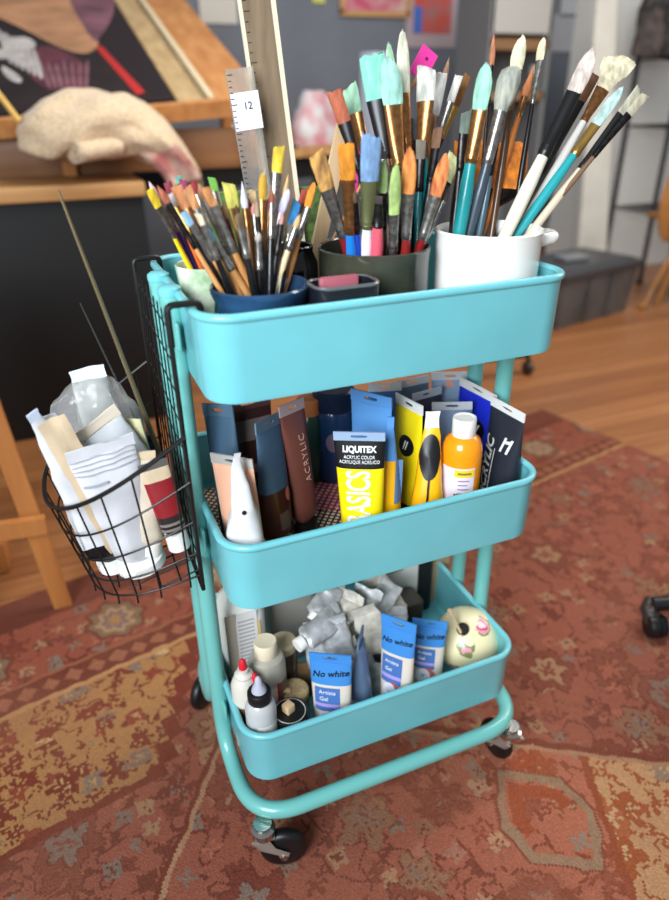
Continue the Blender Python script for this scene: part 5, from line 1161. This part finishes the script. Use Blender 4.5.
o = MB().box(V((bn0.lerp(bn1, .4).x, bn0.lerp(bn1, .4).y, .2625))+bnn*.15+V((0, 0, .012)), (.14, .1, .022), bev=.008).build('remote_case', mat('grey_case', (120, 120, 124), .3)); tag(o, 'small grey case lying on the storage bin lid', 'case')
def panel(name, label, cat, x0, y0, x1, y1, Y, mt_, th=.02, toz=None, lean=0):
    a = ony(x0, y0, Y); b = ony(x1, y1, Y); z0 = toz if toz is not None else min(a.z, b.z); z1 = max(a.z, b.z)
    o = MB().box(((a.x+b.x)/2, Y+th/2, (z0+z1)/2), (abs(b.x-a.x), th, z1-z0), bev=min(.002, th*.2)).build(name, mt_, smooth=False)
    if label: tag(o, label, cat)
    return o
pw = mat('white_board', (222, 218, 206), .6, var=.06, scale=6)
pnl = ony(590, 128, 2.28)
pa, pb = ony(578, 262, 2.28), ony(606, 262, 2.28); pc, pd_ = ony(618, -8, 2.36), ony(598, -8, 2.36)
pa = pa+(pa-pd_)*((pa.z-FZ-.0005)/(pd_.z-pa.z)); pb = pb+(pb-pc)*((pb.z-FZ-.0005)/(pc.z-pb.z))
o = MB().slab([pa, pb, pc, pd_], V((0, .02, 0)))
o = o.build('white_plank', pw, smooth=False); tag(o, 'tall white plank leaning behind the storage bin', 'plank')
lo = min(v.co.z for v in o.data.vertices)
panel('white_cabinet', 'white panelled cupboard door behind the wire rack', 'cupboard', 618, -10, 760, 305, 2.5, mat('white_cupboard', (214, 212, 206), .5), .3, toz=FZ)
# wire rack
rk0 = ony(636, 300, 2.15); rack = thing('wire_rack', 'dark metal wire rack in front of the white cupboard', 'rack', (rk0.x+.3, 2.3, FZ))
RKM = mat('dark_rack_metal', (58, 58, 62), .4, .5)
for xx in (rk0.x, rk0.x+.62):
    for yy in (2.15, 2.45):
        MB().tube([(xx, yy, FZ), (xx, yy, 1.75)], .0135, 10).build('post', RKM, rack)
        MB().lathe((xx, yy, FZ), [(.02, 0), (.022, .01), (.016, .03)], n=14).build('foot', RKM, rack)
for py_ in (285, 215, 128, 55):
    zc = ony(636, py_, 2.15).z; mb = MB()
    for yy in (2.15, 2.2, 2.25, 2.3, 2.35, 2.4, 2.45): mb.tube([(rk0.x, yy, zc), (rk0.x+.62, yy, zc)], .004, 6)
    for xx in (rk0.x, rk0.x+.2, rk0.x+.4, rk0.x+.62): mb.tube([(xx, 2.15, zc-.006), (xx, 2.45, zc-.006)], .004, 6)
    mb.build('wire_shelf', RKM, rack)
    MB().lathe((rk0.x, 2.15, zc-.015), [(.018, 0), (.02, .01), (.018, .03)], n=14).build('clip', RKM, rack)
# dark floral thing at top right
zs = ony(636, 55, 2.15).z+.005; xa = ony(655, 45, 2.2).x
mb = MB(); rings = []
for k in range(7):
    t_ = k/6; rings.append([V((xa+.08, 2.28, zs))+V((.13*(1-.3*t_*t_)*math.cos(a), .08*math.sin(a), .3*t_))+noise.noise_vector(V((a*2, t_*4, 3)))*.02*min(1, k) for a in [2*math.pi*j/22 for j in range(22)]])
o = mb.ringloft(rings).build('fabric_bundle', mat('dark_floral', (84, 72, 66), .8, col2=(30, 30, 34), scale=22)); tag(o, 'dark patterned cloth bundle on the wire rack at the top right', 'bundle')
# bentwood chair
CHW = mat('honey_wood', (176, 118, 62), .35, var=.2, scale=5, coat=.3)
ch = thing('wooden_chair', 'honey wood chair with a rounded back at the right edge', 'chair', onz(668, 345, FZ))
cb = ony(678, 203, 1.75)
prof = [(.001, 0), (.11, .001), (.128, .006), (.13, .014), (.125, .02), (.1, .022), (.001, .022)]
mb = MB(); rings = []
for r_, z_ in prof: rings.append([cb+V((r_*.75*math.cos(a), z_, r_*1.4*math.sin(a))) for a in [2*math.pi*j/36 for j in range(36)]])
mb.ringloft(rings).build('backrest', CHW, ch)
P_ = [ony(x, y, 1.75) for x, y in ((682, 240), (668, 262), (652, 288), (644, 306))]; P_[-1].z = max(P_[-1].z, FZ+.012)
lastp = P_[-1].copy(); lastp.z = FZ+.012
MB().tube(fillet(P_+[V((lastp.x-.03, lastp.y, FZ+.012))], .08, 5), .014, 12).build('leg', CHW, ch)
MB().tube([cb+V((.02, .012, -.1)), cb+V((.05, 0, -.3)), V((cb.x+.02, cb.y+.02, FZ))], .016, 12).build('leg', CHW, ch)
MB().box((cb.x+.16, cb.y-.02, .42), (.36, .36, .03), bev=.012).build('seat', CHW, ch)
MB().tube([cb+V((.05, 0, -.1)), (cb.x+.05, cb.y, .42)], .014, 12).build('back_post', CHW, ch)
for dx_, dy_ in ((.3, -.16), (.3, .13)): MB().tube([(cb.x+dx_, cb.y+dy_, .42), (cb.x+dx_+.02, cb.y+dy_, FZ)], .015, 12).build('leg', CHW, ch)

# things on the back wall
YP = YW-.0145
def wallpic(name, label, cat, x0, y0, x1, y1, mt_, frame=None, fw=5):
    a = ony(x0, y0, YP); b = ony(x1, y1, YP); cx_, cz_ = (a.x+b.x)/2, (a.z+b.z)/2; w_, h_ = abs(b.x-a.x), abs(a.z-b.z)
    t_ = thing(name, label, cat, (cx_, YP, cz_-h_/2))
    MB().box((cx_, YP+.009, cz_), (w_, .012, h_)).build('sheet', mt_, t_, smooth=False)
    if frame:
        f_ = px2m(fw, a)
        for dx_, dz_, ww, hh_ in ((0, h_/2, w_+f_, f_), (0, -h_/2, w_+f_, f_), (-w_/2, 0, f_, h_), (w_/2, 0, f_, h_)):
            MB().box((cx_+dx_, YP+.003, cz_+dz_), (ww, .022, hh_)).build('frame', frame, t_, smooth=False)
    return t_, (cx_, cz_, w_, h_)
t_, (x_, z_, w_, h_) = wallpic('framed_picture', 'pink and tan picture in a wooden frame on the back wall', 'picture', 342, -40, 408, 15, mat('pink_collage', (206, 170, 160), .6, col2=(196, 70, 110), scale=9), TT)
t_, (x_, z_, w_, h_) = wallpic('poster', 'poster with red and blue shapes on a pale border on the back wall', 'poster', 408, -30, 455, 48, mat('pale_poster', (176, 158, 162), .6))
pm = MB().box((x_+.005, YP+.001, z_+.02), (w_*.75, .004, h_*.72)).build('print', mat('red_print', (206, 70, 50), .6, col2=(160, 110, 110), scale=8), t_, smooth=False)
MB().box((x_-w_*.28, YP-.002, z_-.05), (w_*.16, .004, h_*.35)).build('print', cm((70, 110, 190)), t_, smooth=False, label='blue patch')
wallpic('pinned_paper', 'white paper pinned on the back wall above the smaller sheet', 'paper', 566, -30, 612, 18, mat('white_sheet', (206, 206, 208), .7))
wallpic('pinned_paper', 'smaller pale sheet pinned below the white paper', 'paper', 556, 14, 580, 52, mat('pale_sheet', (186, 186, 190), .7))
wallpic('pinned_note', 'small yellow note on the back wall above the rulers', 'note', 313, -8, 325, 3, cm((206, 206, 96)))
wallpic('pinned_paper', 'pale poster sheet on the back wall above the orange board', 'paper', 196, -30, 238, 24, mat('beige_sheet', (206, 200, 190), .7))
# pale shelf unit behind the brushes
a = ony(496, -10, 2.6); b = ony(552, 34, 2.6)
sh = thing('shelf_unit', 'pale cupboard with a wooden shelf behind the tallest brushes', 'shelf', ((a.x+b.x)/2, 2.75, FZ))
MB().box(((a.x+b.x)/2, 2.76, (a.z+b.z)/2+.1), (b.x-a.x, .3, a.z-b.z+.2)).build('upper_cupboard', mat('pale_cupboard', (178, 174, 168), .6), sh, smooth=False)
MB().box(((a.x+b.x)/2, 2.76, ony(520, 44, 2.6).z), (b.x-a.x, .3, .05)).build('shelf_board', wood('shelf_brown', (150, 112, 76), (120, 84, 52)), sh, smooth=False)
MB().box(((a.x+b.x)/2, 2.88, .6), (b.x-a.x, .04, 1.2)).build('back_panel', mat('grey_panel', (120, 120, 120), .6), sh, smooth=False)
zl = ony(520, 96, 2.6).z; MB().box(((a.x+b.x)/2, 2.76, zl), (b.x-a.x, .3, .04)).build('shelf_board', wood('shelf_brown', (150, 112, 76), (120, 84, 52)), sh, smooth=False)
for sg in (a.x, b.x): MB().box((sg, 2.76, .7), (.025, .3, 1.42)).build('side_panel', mat('grey_panel', (120, 120, 120), .6), sh, smooth=False)
p = V((ony(538, 80, 2.7).x, 2.7, zl+.0205)); o = thing('green_jar', 'green jar with white lid on the shelf behind the tallest brushes', 'jar', p)
MB().lathe(p, [(.05, 0), (.055, .004), (.055, .07), (.045, .08)], n=20).build('body', cm((40, 110, 84)), o); MB().lathe(p+V((0, 0, .079)), [(.05, 0), (.05, .04), (.046, .044)], n=20).build('lid', WHITEP, o)

# ================================================================= lights
w = bpy.data.worlds.new('world'); scene.world = w; w.use_nodes = True
bg = w.node_tree.nodes['Background']; bg.inputs[0].default_value = (.86, .93, 1, 1); bg.inputs[1].default_value = .29
def area(name, loc, target, size, power, col, spread=180):
    l = bpy.data.lights.new(name, 'AREA'); l.spread = R(spread); l.shape = 'RECTANGLE'; l.size, l.size_y = size; l.energy = power; l.color = col
    o = bpy.data.objects.new(name, l); COL.objects.link(o); o.location = loc
    o.rotation_euler = (V(target)-V(loc)).to_track_quat('-Z', 'Y').to_euler(); return o
area('window_light', (-1.35, -1.3, 1.5), (-.05, 0, .84), (1.0, 1.1), 26, (.86, .94, 1), 95)
area('right_window_light', (2.6, .2, 1.9), (.2, .2, .4), (1.0, 1.2), 26, (1, .93, .84))
area('back_fill_light', (1.2, .7, 2.6), (.8, 2.3, .7), (1.8, 1.2), 62, (1, .97, .93))  # added fill lamp that brightens the back wall, table and towel
vs = scene.view_settings; vs.view_transform = 'Standard'; vs.look = 'None'; vs.gamma = 1; vs.exposure = 0
